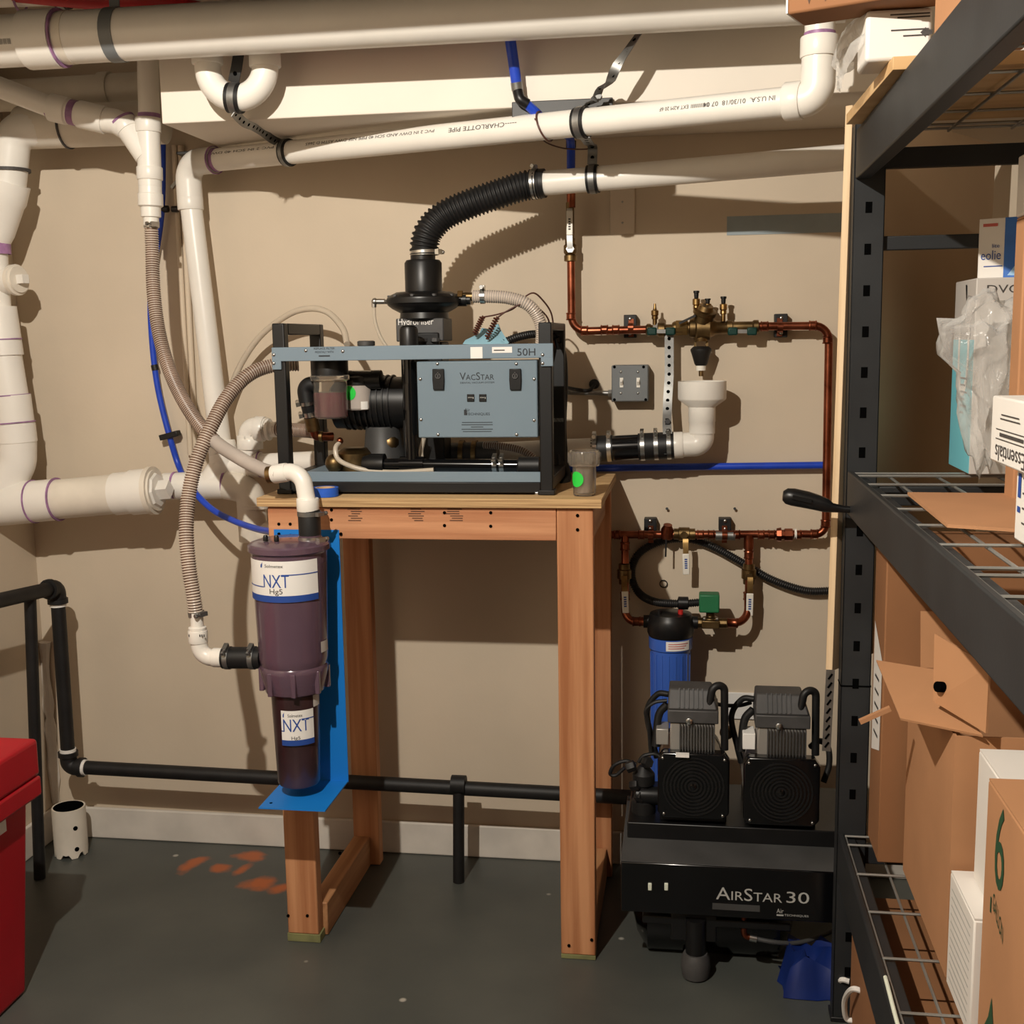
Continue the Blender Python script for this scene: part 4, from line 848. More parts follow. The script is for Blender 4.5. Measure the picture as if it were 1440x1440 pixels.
g = G(); g.lathe(b0, EZ, [(hB-.004, rq*1.05), (hB-.002, rq*1.3), (hB+.004, rq*1.36), (hB+.030, rq*1.36), (hB+.034, rq*1.28), (hB+.034, rq*1.1), (hB, rq*1.06)], 30, 0, False); rg_ = g.put(t, 'lock_ring', M['clear'])
for k in range(12):
    th = k*pi/6; p = b0+V((cos(th)*rq*1.36, sin(th)*rq*1.36, hB+.017)); G().box(p.x-.003, p.x+.003, p.y-.003, p.y+.003, p.z-.012, p.z+.012).put(t, 'grip_rib', M['clear'], rg_)
G().lathe(b0+EZ*.008, EZ, [(0, rq*.7), (hB-.01, rq*.78)], 24).put(t, 'mesh_screen', M['hoseC'])
g = G(); cc = b0+EZ*(U(811, 673, yq).z-ZT); n0 = V((cos(-pi/2-.62), sin(-pi/2-.62), 0)); cdisc(g, cc, n0, EZ.cross(n0), rq*1.04+.0012, .0185); g.put(t, 'green_sticker', M['sticker'])
for px, py, l in ((745, 692, 'tiny metal nut on the bench top, the farther left of two'), (755, 696, 'tiny metal nut on the bench edge, beside the right frame post foot')):
    p = UZ(px, py, ZT); single(G().hexnut(p+EZ*.004, EZ, .006, .007), 'hex_nut', M['screw'], l, 'nut', group='loose nuts on the bench')
p = UZ(633, 693, ZT); single(G().box(p.x-.012, p.x+.012, p.y-.004, p.y+.004, ZT+.0005, ZT+.003), 'paper_scrap', M['paper'], 'small white scrap on the bench front edge', 'scrap')
# ---------------------------------------------------------------- copper water line with backflow preventer
Yk = -.06; rc = .0108
def cfit(t, c, ax, ln=.03, r=rc): return G().lathe(V(c)-V(ax).normalized()*ln/2, ax, [(0, r), (0, r*1.22), (ln*.12, r*1.32), (ln*.2, r*1.16), (ln*.8, r*1.16), (ln*.88, r*1.32), (ln, r*1.22), (ln, r)], 16).put(t, 'press_fitting', M['copper'])
def handle(t, a, b, wd, sleeve='paper'):
    o = strap(t, 'valve_handle', [a, a.lerp(b, .12)+V((0, -.006, 0)), b], wd, .003, EX, 0, 'brass' if sleeve == 'paper' else 'steel')
    p, q = a.lerp(b, .42)+V((0, -.006, 0)), b; G().bar(p, q+(q-p).normalized()*.004, wd*1.25, .006, up=EY).put(t, 'handle_sleeve', M['white'], o, bevel=.002)
    g = G(); c = p.lerp(q, .5)+V((0, -.0036, 0)); d = (q-p).normalized(); s = d.cross(EY); [quad(g, c+d*((q-p).length*(k-2)*.11), d, s, (q-p).length*.07, wd*.5) for k in range(5)]; g.put(t, 'lever_print', M['navy'], o)
    return o
def clip(t, px, py, w=.034, h=.062):
    p = U(px, py, 0); o = G().box(p.x-w/2, p.x+w/2, -.038, -.001, p.z-h/2, p.z+h/2).put(t, 'wall_block', M['rub'], bevel=.002)
    q = U(px, py+(2 if py < 600 else 18), Yk); g = G(); g.lathe(q, EX, [(-.007, rc), (-.007, rc+.003), (.007, rc+.003), (.007, rc)], 16); g.box(q.x-.007, q.x+.007, -.042, -.036, q.z-.024, q.z+.024); g.put(t, 'pipe_clip', M['copper'], o)
    g = G(); g.ball(p+V((0, -.041, h*.32)), .005, 8, .5, EY); g.ball(p+V((0, -.041, -h*.32)), .005, 8, .5, EY); g.put(t, 'clip_screw', M['screw'], o)
t = T('copper_water_line', 'upper copper water pipe with ball valve and brass backflow preventer', 'pipe', U(985, 460, Yk))
v0 = U(803, 285, Yk)
G().tube(fil(PP((803, 365, Yk), (804, 466, Yk), (930, 463, Yk)), .04), rc, 16).put(t, 'copper_pipe', M['copper'])
G().tube(fil(PP((1060, 459, Yk), (1166, 458, Yk), (1161, 752, Yk), (1128, 751, Yk)), .04), rc, 16).put(t, 'copper_pipe', M['copper'])
for px, py, ax in ((803, 445, EZ), (822, 465, EX), (850, 464, EX), (866, 464, EX), (1075, 459, EX), (1143, 458, EX), (1164, 478, EZ), (1161, 736, EZ), (1145, 751, EX)): cfit(t, U(px, py, Yk), ax, .02)
# ball valve at the top
g = G(); g.cyl(U(803, 272, Yk), U(803, 292, Yk), .0118, 14); g.put(t, 'copper_adapter', M['copper'])
g = G(); c = U(802, 352, Yk); g.lathe(c, EZ, [(-.03, .012), (-.028, .017), (-.014, .017), (-.012, .014), (-.006, .018), (.012, .018), (.016, .014), (.03, .014), (.032, .011), (.125, .011)], 16); g.put(t, 'ball_valve', M['bronze'])
a = U(802, 350, Yk-.02); G().hexnut(a, EY, .012, .014).put(t, 'stem_nut', M['steel'])
o = strap(t, 'lever', [a+V((0, -.006, .0)), U(801, 335, Yk-.028), U(801, 293, Yk-.024)], .015, .003, EX, 0, 'steel'); 
p, q = U(801, 331, Yk-.03), U(801, 296, Yk-.027); G().bar(p, q, .017, .005, up=EY).put(t, 'lever_sleeve', M['white'], o, bevel=.002)
g = G(); [quad(g, p.lerp(q, .25+.1*k)+V((0, -.0036, 0)), EX, EZ, .006, .004) for k in range(5)]; g.put(t, 'lever_print', M['ink'], o)
for px, py in ((887, 459), (1097, 458)): clip(t, px, py)
# backflow preventer body
def bx(x, py=460): return U(x, py, Yk)
g = G(); g.lathe(bx(908, 464), EX, [(0, .0112), (.004, .0165), (.012, .0165), (.016, .013), (.03, .015), (.034, .02), (.05, .02), (.054, .014), (.07, .014)], 16); g.put(t, 'inlet_valve', M['bronze'])
G().hexnut(bx(922, 463), EX, .018, .014).put(t, 'valve_nut', M['silver'])
g = G(); a, b = bx(945, 462), bx(1025, 460); g.lathe(a, EX, [(0, .015), (.006, .019), (.028, .019), (.03, .0165), (.045, .0165), (.048, .026), (.062, .026), (.066, .032), (.1, .032), (.104, .026), (.118, .018), (.15, .016), (.152, .013)], 20); g.put(t, 'backflow_body', M['bronze'])
G().lathe(bx(956, 461), EX, [(-.012, .018), (-.01, .0225), (.02, .0225), (.022, .018)], 6).put(t, 'hex_collar', M['brass'])
c = bx(988, 447); g = G(); g.lathe(c+V((0, -.006, -.008)), V((.25, -.4, 1)), [(0, .028), (.018, .027), (.02, .031), (.03, .031), (.032, .022), (.044, .018)], 20); g.put(t, 'bonnet', M['bronze'])
G().bar(bx(955, 455)+V((0, -.03, 0)), bx(978, 444)+V((0, -.03, 0)), .012, .006).put(t, 'tag_plate', M['iron'])
g = G(); g.lathe(bx(1020, 460), EX, [(0, .013), (.004, .018), (.018, .018), (.02, .014), (.07, .014), (.074, .0175), (.086, .0175), (.088, .0112)], 16); g.put(t, 'outlet_valve', M['bronze'])
for px in (917, 943, 1030, 1057):
    p = bx(px, 466)+V((0, -.02, 0)); G().obox(p, V((.013, 0, 0)), V((0, .006, 0)), V((0, 0, .0105))).put(t, 'teal_handle_end', M['gvalve'], bevel=.004)
for a_, b_ in ((917, 943), (1030, 1057)):
    p, q = bx(a_, 466)+V((0, -.019, 0)), bx(b_, 466)+V((0, -.019, 0)); G().bar(p, q, .010, .003, up=EY).put(t, 'handle_bar', M['steel'])
def cock(px, top, base, cap=True):
    p = bx(px, base)+V((0, -.006, 0)); h = bx(px, top).z-p.z; o = G().lathe(p, EZ, [(0, .006), (h*.28, .006), (h*.3, .0085), (h*.42, .0085), (h*.44, .0075), (h*.48, .010), (h*.68, .010), (h*.72, .006)], 12).put(t, 'test_cock', M['brass'])
    if cap: G().lathe(p+EZ*h*.7, EZ, [(0, .0055), (h*.12, .0062), (h*.2, .0062), (h*.22, .008), (h*.3, .008)], 12).put(t, 'black_cap', M['blk'], o)
    else: G().lathe(p+EZ*h*.7, EZ, [(0, .006), (h*.1, .004), (h*.3, .003)], 10).put(t, 'cock_tip', M['brass'], o)
cock(921, 427, 458, False); cock(979, 409, 446); cock(995, 420, 444); cock(1017, 417, 452)
g = G(); c = bx(986, 468); h = lambda y: bx(986, y).z-c.z
g.lathe(c, EZ, [(h(480), .018), (h(470), .022), (h(466), .02)], 16); g.put(t, 'relief_neck', M['bronze'])
g = G(); g.lathe(c, EZ, [(h(514), .014), (h(512), .017), (h(496), .026), (h(493), .028), (h(491), .028), (h(487), .02)], 20); g.put(t, 'relief_cone', M['iron'])
for s in (-1, 1): G().bar(bx(986+s*9, 496), bx(986+s*8, 478), .006, .004, up=EY).put(t, 'cone_arm', M['bronze'])
g = G(); g.lathe(c, EZ, [(h(521), .013), (h(514), .013)], 14); g.put(t, 'white_collar', M['white'])
g = G(); g.cyl(bx(986, 529), bx(986, 520), .0065, 10); g.put(t, 'drip_tube', M['bronze'])

t = T('perforated_drop_strap', 'perforated metal strap hanging from the copper line to the black coupling', 'strap', U(940, 540, -.08))
pts = PP((941, 470, -.065), (941, 512, -.066), (941, 530, -.07), (939, 560, -.078), (938, 590, -.1), (938, 601, -.12)); pts.append(wx(941)+V((0, -.03, .036)))
strap(t, 'strap', pts, .024, .0018, EX, .024, 'galv'); G().hexnut(U(939, 593, -.115), V((0, -1, .2)), .008, .008).put(t, 'bolt', M['iron'])

# switch box with conduit
t = T('switch_box', 'grey wall box with two white toggle switches', 'switch box', U(886, 538, 0))
p0, p1 = U(860, 565, -.055), U(912, 513, -.055)
bx_ = G().box(p0.x, p1.x, -.055, -.001, p0.z, p1.z).put(t, 'box_body', M['grey'], bevel=.004)
cv = G().box(p0.x+.001, p1.x-.001, -.060, -.055, p0.z+.001, p1.z-.001).put(t, 'cover', M['grey'], bevel=.003)
for px in (874, 897.5):
    p = U(px, 538, -.061); g = G(); g.box(p.x-.0045, p.x+.0045, -.062, -.059, p.z-.013, p.z+.013); s_ = g.put(t, 'switch_plate', M['white'])
    g = G(); g.hexa([p+V((-.0035, 0, -.009)), p+V((.0035, 0, -.009)), p+V((.0035, .003, -.001)), p+V((-.0035, .003, -.001)), p+V((-.003, -.011, .003)), p+V((.003, -.011, .003)), p+V((.003, -.004, .009)), p+V((-.003, -.004, .009))]); g.put(t, 'toggle', M['white'], s_)
g = G()
for px in (873, 897):
    for py in (523, 553): g.ball(U(px, py, -.0605), .0035, 8, .5, EY)
g.put(t, 'screw', M['screw'], cv)
g = G()
for px, py in ((864, 516), (905, 516), (908, 562), (864, 562)): g.lathe(U(px, py, -.0605), EY, [(-.0006, .004), (.002, .004)], 10)
g.put(t, 'screw_hole', M['dark'], cv)
G().tube(PP((796, 552, -.09), (800, 552, -.03), (862, 553, -.03)), .0065, 12).put(t, 'conduit', M['galv']); 
G().hexnut(U(858, 553, -.03), EX, .011, .01).put(t, 'conduit_nut', M['steel'])
t = T('black_cable', 'black cable draped over the conduit to a round wall grommet left of the switch box', 'cable', U(836, 540, -.02))
p = U(836, 540, -.001); G().lathe(p, -EY, [(0, .014), (.012, .014), (.016, .008)], 16).put(t, 'grommet', M['rub'])
G().tube(spl(PP((836, 541, -.02), (828, 549, -.035), (812, 548, -.05), (796, 545, -.10), (788, 544, -.16)), 6), .005, 8).put(t, 'cable', M['rub'])

single(G().tube(PP((780, 659, -.03), (860, 658, -.03), (1166, 654, -.03)), .0098, 14), 'blue_wall_pipe', M['blue'], 'straight blue tube along the wall above bench height at right', 'tube')
# blank plate, tape strip, nails, outlet
p0, p1 = U(858, 330, 0), U(893, 262, 0)
t = T('blank_wall_plate', 'blank ivory wall plate behind the exhaust pipe', 'wall plate', ((p0.x+p1.x)/2, 0, p0.z))
o = G().box(p0.x, p1.x, -.006, -.0005, p0.z, p1.z).put(t, 'plate', M['pill'], bevel=.003); g = G()
for z in (.03, .085): g.ball(V(((p0.x+p1.x)/2, -.0065, p0.z+z)), .003, 8, .5, EY)
g.put(t, 'screw', M['screw'])
p0, p1 = U(1022, 331, 0), U(1200, 299, 0); single(G().box(p0.x, p1.x, -.002, -.0003, p0.z, p1.z), 'wall_strip', M['slate'], 'pale slate-coloured strip on the wall left of the shelving', 'strip')
p0, p1 = U(1022, 1010, 0), U(1062, 974, 0); single(G().box(p0.x, p1.x, -.006, -.0005, p0.z, p1.z), 'outlet_plate', M['paper'], 'white outlet plate low on the wall behind the compressor heads', 'wall plate', bevel=.002)
for px, py, l in ((938, 716, 'small dark nail in the wall above the left copper wall clip'), (1033, 716, 'small dark nail in the wall above the right copper wall clip')):
    p = U(px, py, 0); single(G().lathe(p, V((0, -1, .25)), [(0, .002), (.012, .002), (.0125, .004), (.014, .004)], 8), 'nail', M['iron'], l, 'nail', loc=p)

# ---------------------------------------------------------------- lower copper run, filter and solenoid
Yl = -.055
t = T('lower_copper_run', 'lower copper pipe run with tee, valves and wall clips feeding the blue filter', 'pipe', U(1000, 752, Yl))
G().tube(PP((838, 752, Yl), (1135, 751, Yl)), rc, 16).put(t, 'copper_pipe', M['copper'])
for px in (852, 868, 902, 985, 1000, 1036, 1070, 1085, 1122): cfit(t, U(px, 752, Yl), EX, .018)
G().cyl(U(1117, 751, Yl), U(1120, 751, Yl), .0145, 16).put(t, 'white_tape_ring', M['tape'])
g = G(); g.lathe(U(1092, 752, Yl), EX, [(0, rc), (0, .018), (.012, .02), (.013, .014), (.02, .014), (.021, .0175), (.042, .0175), (.044, rc)], 8); g.put(t, 'union', M['copper'])
for px in (915, 1019): clip(t, px, 735, .034, .034)
g = G(); c = U(938, 750, Yl-.004); g.lathe(c, V((.1, -.3, 1)), [(-.015, .013), (-.012, .0175), (.012, .0175), (.022, .012), (.026, .012)], 14); g.put(t, 'copper_tee', M['copper'])
G().tube(PP((937, 756, -.07), (936, 783, -.075)), .0025, 8).put(t, 'gauge_stem', M['iron']); G().ring(U(933, 821, -.004), EY, .009, .0115, .003, 18).put(t, 'wall_ring', M['iron'])
g = G(); c = U(962, 751, Yl); g.lathe(c, EX, [(-.028, rc), (-.028, .0155), (-.016, .0155), (-.014, .019), (.014, .019), (.016, .0155), (.03, .0155), (.03, rc)], 12); g.lathe(c, -EY, [(.01, .01), (.024, .01)], 10); g.put(t, 'ball_valve', M['bronze'])
handle(t, U(964, 758, Yl-.026), U(965, 806, Yl-.026), .015)
g = G(); c = U(1020, 753, Yl); g.lathe(c, EX, [(-.026, rc), (-.026, .0135), (.026, .0135), (.026, rc)], 14); g.put(t, 'steel_sleeve', M['galv'])
c = U(1053, 752, Yl); g = G(); g.cyl(c, U(1053, 772, Yl), .0135, 16); g.put(t, 'tee_branch', M['copper'])
G().tube(PP((1053, 770, Yl), (1053, 835, Yl-.01)), rc, 14).put(t, 'copper_pipe', M['copper'])
g = G(); c = U(1053, 806, Yl); g.lathe(c, EZ, [(-.03, rc), (-.03, .015), (-.016, .016), (-.014, .02), (.01, .02), (.012, .016), (.026, .016), (.028, rc)], 12); g.lathe(c-EZ*.006, -EY, [(.01, .01), (.026, .01)], 10); g.put(t, 'ball_valve', M['bronze'])
handle(t, U(1055, 812, Yl-.028), U(1054, 864, Yl-.028), .015)
for px, py in ((1053, 780), (1052, 838)): cfit(t, U(px, py, Yl), EZ, .022)
Yf_ = -.12
G().tube(fil(PP((1052, 832, Yl), (1052, 876, -.09), (1012, 876, Yf_)), .045), rc, 16).put(t, 'copper_pipe', M['copper']); cfit(t, U(1030, 876, -.108), EX, .03); cfit(t, U(1016, 876, -.118), EX, .016)
G().tube(fil(PP((879, 752, Yl), (879, 875, -.09), (912, 874, Yf_)), .04), rc, 16).put(t, 'copper_pipe', M['copper'])
for px, py, ax in ((879, 768, EZ), (879, 838, EZ), (895, 874, EX), (905, 874, EX)): cfit(t, U(px, py, -.07 if py < 800 else (-.085 if py < 850 else -.11)), ax, .022)
g = G(); c = U(878, 806, -.07); g.lathe(c, EZ, [(-.03, rc), (-.03, .015), (-.016, .016), (-.014, .02), (.01, .02), (.012, .016), (.026, .016), (.028, rc)], 12); g.put(t, 'ball_valve', M['bronze'])
handle(t, U(878, 810, -.098), U(880, 860, -.104), .015)

t = T('water_filter', 'ribbed blue water filter housing with black head hanging under the copper pipe', 'filter', U(943, 890, Yf_))
fc = U(943, 900, Yf_); c = V((fc.x, Yf_, 0)); fz_ = lambda y: U(943, y, Yf_).z; fr = lambda n: n*(U(944, 900, Yf_).x-U(943, 900, Yf_).x)
G().lathe(c, EZ, [(fz_(893), fr(31)), (fz_(888), fr(33)), (fz_(872), fr(33)), (fz_(868), fr(31)), (fz_(862), fr(29)), (fz_(860), fr(12))], 28).put(t, 'filter_head', M['blk'])
g = G(); a = U(912, 874, Yf_); g.lathe(V((c.x-fr(38), Yf_, a.z)), EX, [(0, .018), (fr(76), .018)], 12); g.put(t, 'port_boss', M['blk'])
for px, m_ in ((927, 'blk'), (957, 'redcap')): p = U(px, 862, Yf_-.02); G().lathe(p, EZ, [(-.005, .007), (.008, .007)], 10).put(t, 'pressure_button', M[m_])
ho = G().lathe(c, EZ, [(fz_(1100), fr(22)), (fz_(1090), fr(26)), (fz_(912), fr(28)), (fz_(910), fr(30.5)), (fz_(894), fr(31))], 28).put(t, 'housing', M['filt'])
g = G()
for k in range(18):
    th = k*pi/9+.1; d = V((cos(th), sin(th), 0)); p = c+d*fr(27.2); q = c+d*fr(25.6)
    s = EZ.cross(d); g.obox((p+EZ*fz_(916)+q+EZ*fz_(1085))/2, d*.003, s*.0022, (p+EZ*fz_(916)-q-EZ*fz_(1085))/2)
g.put(t, 'grip_rib', M['filt'], ho)
n0 = (CAM-c); n0.z = 0; n0.normalize(); up = EZ.cross(n0); g = G(); cpatch(g, c, EZ, n0, up, fr(31)+.001, -.2, .95, fz_(908), fz_(895)); lb = g.put(t, 'label', M['paper'], ho)
g = G()
for k in range(3): cpatch(g, c, EZ, n0, up, fr(31)+.0016, -.1, .85-.1*k, fz_(899+k*3), fz_(898+k*3))
g.put(t, 'label_print', M['orangeink'], lb)

t = T('solenoid_valve', 'green solenoid coil on a brass valve right of the filter head', 'valve', U(998, 860, Yf_))
p0, p1 = U(983, 862, Yf_-.03), U(1012, 837, Yf_-.03); G().box(p0.x, p1.x, Yf_-.03, Yf_+.018, p0.z, p1.z).put(t, 'coil', M['greenpl'], bevel=.004)
G().lathe(U(999, 838, Yf_-.004), EZ, [(0, .01), (.006, .009), (.008, .004)], 12).put(t, 'red_cap', M['redcap'])
g = G(); c = U(999, 876, Yf_); g.box(c.x-.024, c.x+.024, Yf_-.02, Yf_+.02, c.z-.012, c.z+.010); g.lathe(c+EZ*.01, EZ, [(0, .022), (.006, .022), (.008, .012), (.02, .012)], 16); g.lathe(c-EX*.045, EX, [(0, .011), (.0, .0145), (.018, .0145), (.09, .0145), (.09, .011)], 8); g.put(t, 'valve_body', M['bronze'], bevel=.002)
g = G()
for s in (-1, 1): g.hexnut(c+V((s*.017, -.016, .014)), EZ, .004, .006)
g.put(t, 'bonnet_screw', M['steel'])
t = T('flexible_conduit', 'black flexible conduit looping behind the copper run from solenoid to shelving', 'conduit', U(900, 800, -.03))
hose(t, 'conduit', spl(PP((985, 847, -.115), (955, 849, -.11), (920, 846, -.08), (898, 833, -.03), (888, 808, -.022), (895, 783, -.022), (915, 767, -.02), (945, 758, -.018), (975, 759, -.018), (1005, 770, -.018), (1045, 792, -.02), (1085, 815, -.022), (1130, 830, -.024), (1165, 831, -.024), (1205, 828, -.026), (1320, 822, -.026)), 10), .0105, .001, .006, [M['rub']], 12)
G().lathe(U(953, 848, -.11), EX, [(0, .012), (.002, .018), (.028, .018), (.03, .012)], 16).put(t, 'connector', M['blk']); G().cyl(U(972, 847, -.114), U(985, 846, -.115), .0075, 12).put(t, 'nipple', M['galv'])

# ---------------------------------------------------------------- black iron pipe along the wall
Yi = -.17; ri = .0205
t = T('black_iron_pipe', 'black iron pipe dropping at left then running low along the wall to the compressor', 'pipe', U(90, 1078, Yi))
P0, P1, P2, P3 = U(80, 826, Yi), U(97, 1078, Yi), U(900, 1122, Yi), U(-60, 858, -.62)
G().tube([P0+EZ*.0-EZ*.03, P1+EZ*.03], ri, 18).put(t, 'drop_pipe', M['iron']); G().tube([P1+(P2-P1).normalized()*.03, P2], ri, 18).put(t, 'long_pipe', M['iron']); G().tube([P3, P0+(P3-P0).normalized()*.03], ri, 18).put(t, 'wall_pipe', M['iron'])
for c, a, b in ((P0, P3, P1), (P1, P0, P2)):
    da, db = (a-c).normalized(), (b-c).normalized(); g = G(); g.tube(fil([c+da*.045, c, c+db*.045], .03), .0245, 18); g.ring(c+da*.04, da, .024, .029, .014, 18); g.ring(c+db*.04, db, .024, .029, .014, 18); o = g.put(t, 'elbow', M['iron'])
    for d in ((da, db) if c is P1 else (db,)): G().ring(c+d*.051, d, ri, .0235, .010, 18).put(t, 'thread_tape', M['tape'], o)
for px, zt in ((645, 1103), (44, 836)):
    f = UZ(645, 1240) if px > 600 else UZ(56, 1235); top = U(px, zt, f.y); tt_ = V((top.x, f.y, top.z)) if px > 600 else U(42, 832, f.y)
    G().cyl(f+EZ*.001, tt_, .0165, 14).put(t, 'support_leg', M['iron']); 
    if px > 600: G().tube([tt_+V((-.02, 0, 0)), tt_+V((.02, 0, 0))], .026, 14).put(t, 'support_tee', M['iron'])
# stub
f = UZ(101, 1200); t = T('white_pipe_stub', 'ragged cut-off white pipe stub standing on the floor in the left corner', 'pipe', f)
rs = .049; hS = U(101, 1134, f.y).z; vs = []; n = 36; g = G()
c = V((f.x, f.y, 0)); o_ = 0
for k in range(n):
    th = 2*pi*k/n; d = V((cos(th), sin(th), 0)); zb = .001+max(0, random.uniform(-.02, .018)) if 1 else 0
    vs += [c+d*rs+EZ*zb, c+d*rs+EZ*hS, c+d*(rs-.005)+EZ*hS, c+d*(rs-.005)+EZ*zb]
g.add(vs, [(4*k+j, 4*((k+1) % n)+j, 4*((k+1) % n)+(j+1) % 4, 4*k+(j+1) % 4) for k in range(n) for j in range(4)], 0)
for fi, fc_ in enumerate(g.f):
    if fi % 4 == 2: g.m[fi] = 1
g.put(t, 'pipe_wall', [M['pvc2'], M['dark']])
g = G()
for px, py in ((119, 1159), (119, 1188)):
    d = V((.75, -.66, 0)).normalized(); p = V((c.x, c.y, U(px, py, f.y).z))+d*rs; g.lathe(p-d*.001, d, [(0, .007), (.0018, .007)], 12)
g.put(t, 'drilled_hole', M['dark'])
# red bin
f = UZ(38, 1395); zl = U(46, 1044, f.y+.0).z; bw = .33
t = T('red_bin', 'red plastic lidded bin cut off at the lower left', 'bin', (f.x-.2, f.y-.3, 0))
zb = U(40, 1112, f.y).z; xt, xb = U(36, 1112, f.y).x, f.x; y0_, y1_ = f.y-.62, f.y
G().hexa([(xb-bw, y0_+.03, .001), (xb, y0_+.03, .001), (xb, y1_, .001), (xb-bw, y1_, .001), (xt-bw-.02, y0_, zb), (xt, y0_, zb), (xt, y1_+.01, zb), (xt-bw-.02, y1_+.01, zb)]).put(t, 'bin_body', M['red'], bevel=.012, seg=3)
G().box(xt-bw-.05, xt+.024, y0_-.02, y1_+.03, zb-.02, zb+.028).put(t, 'bin_rim', M['red'], bevel=.006)
G().box(xt-bw-.05, xt+.022, y0_-.02, y1_+.032, zb+.028, zl).put(t, 'bin_lid', M['red'], bevel=.010, seg=3)
p = UX(2, 1157, xt-.002); g = G(); g.box(xt-.012, xt+.0015, p.y-.09, p.y+.012, p.z-.024, p.z+.024); g.put(t, 'label', M['paper'])

# ---------------------------------------------------------------- compressor
t = T('air_compressor', 'black twin-head air compressor on a tank right of the bench', 'compressor', (.12, -.42, 0))
kx0, kx1, ky = U(873, 1230, -.62).x, .39, -.62
def kz(y, Y=ky, x=900): return U(x, y, Y).z
# tank with feet
zc_ = kz(1300)-.03; rt = .125
tk = G().lathe((kx0+.02, -.42, zc_), EX, [(0, .03), (.012, .08), (.04, rt), (.36, rt), (.39, .08), (.40, .03)], 36).put(t, 'tank', M['gloss'])
f = UZ(978, 1383); g = G(); g.lathe((f.x, f.y+.03, .001), EZ, [(0, .026), (.004, .032), (.025, .0355), (.05, .034), (.062, .028), (.066, .012)], 22); g.put(t, 'rubber_foot', M['alu'], label='grey rounded rubber foot'); G().cyl(V((f.x, f.y+.03, .06)), V((f.x, f.y+.03, .15)), .024, 18).put(t, 'foot_stem', M['blk']); G().box(f.x-.06, f.x+.05, f.y+.03, f.y+.06, .09, .16).put(t, 'foot_bracket', M['blk'], bevel=.004)
for x, y in ((kx0+.1, -.25), (kx0+.38, -.25)): G().lathe((x, y, .001), EZ, [(0, .028), (.004, .034), (.06, .033), (.14, .02)], 18).put(t, 'rubber_foot', M['rub'])
G().box(kx0+.05, kx0+.40, -.60, -.24, .13, .15).put(t, 'tank_cradle', M['blk'], bevel=.003)
G().box(kx0+.06, kx0+.14, -.50, -.34, .02, .14).put(t, 'side_bracket', M['blk'], bevel=.004)
# front panel
zp0, zp1 = kz(1283), kz(1213)
pn = G().box(kx0, kx1, ky, ky+.02, zp0, zp1).put(t, 'front_panel', M['gloss'], bevel=.003)
zd = zp1+.045; ys = ky+.11
G().hexa([(kx0, ky+.001, zp1), (kx1, ky+.001, zp1), (kx1, ky+.30, zp1), (kx0, ky+.30, zp1), (kx0, ky+.006, zp1+.003), (kx1, ky+.006, zp1+.003), (kx1, ky+.30, zd), (kx0, ky+.30, zd)]).put(t, 'sloping_deck', M['deck'], bevel=.002)
g = G(); p = U(926, 1207, ky+.05); g.box(p.x-.011, p.x+.011, p.y-.01, p.y+.01, p.z-.006, p.z+.005); g.put(t, 'indicator', M['plasticY'], bevel=.001)
g = G(); p = U(962, 1208, ky+.05); g.add([(p.x-.03, p.y-.012, zp1+.0065), (p.x+.03, p.y-.012, zp1+.0065), (p.x+.03, p.y+.012, zp1+.0105), (p.x-.03, p.y+.012, zp1+.0105)], [(0, 1, 2, 3)]); g.put(t, 'rating_plate', M['deck'])
for px in (914, 937):
    p = U(px, 1246, ky); G().box(p.x-.0045, p.x+.0045, ky-.006, ky, p.z-.009, p.z+.009).put(t, 'rocker_switch', M['plasticY'], pn, bevel=.0015)
xr = lambda x, y: U(x, y, ky-.0008)
g = G(); a, b = xr(1007, 1255), xr(1100, 1262); ux = EX
text(g, 'AirStar', (a+b)/2, EX, EZ, (b-a).length, .031, True); g.put(t, 'lettering', M['paleink'], pn)
g = G(); a, b = xr(1106, 1262), xr(1138, 1263); text(g, '30', (a+b)/2, EX, EZ, (b-a).length, .028); g.put(t, 'lettering', M['paleink'], pn); g = G(); a, b = xr(1103, 1287), xr(1137, 1289); text(g, 'TECHNIQUES', (a+b)/2, EX, EZ, (b-a).length, .006); text(g, 'Air', xr(1097, 1281), EX, EZ, .016, .011); quad(g, xr(1097, 1287), EX, EZ, .016, .004)
g.put(t, 'lettering', M['paleink'], pn)
g = G(); quad(g, xr(1035, 1276), EX, EZ, .11, .016); g.put(t, 'dark_label', M['deck'], pn)
g = G(); a = U(1046, 1285, ky+.03); g.tube(fil([a, U(1046, 1317, ky+.03), U(1060, 1319, ky+.03)], .02), .0075, 12); g.put(t, 'drain_elbow', M['copper'])
G().cyl(U(1054, 1318, ky+.03), U(1064, 1320, ky+.03), .009, 10).put(t, 'drain_nut', M['steel'])
G().tube(spl(PP((1062, 1320, ky+.03), (1090, 1325, ky+.03), (1120, 1326, ky+.05), (1150, 1318, ky+.08), (1180, 1305, ky+.12)), 6), .0055, 10).put(t, 'drain_hose', M['deck'])
G().box(kx0+.01, kx1-.01, ky+.10, ky+.38, zd-.03, zd+.012).put(t, 'base_plate', M['blk'], bevel=.003)
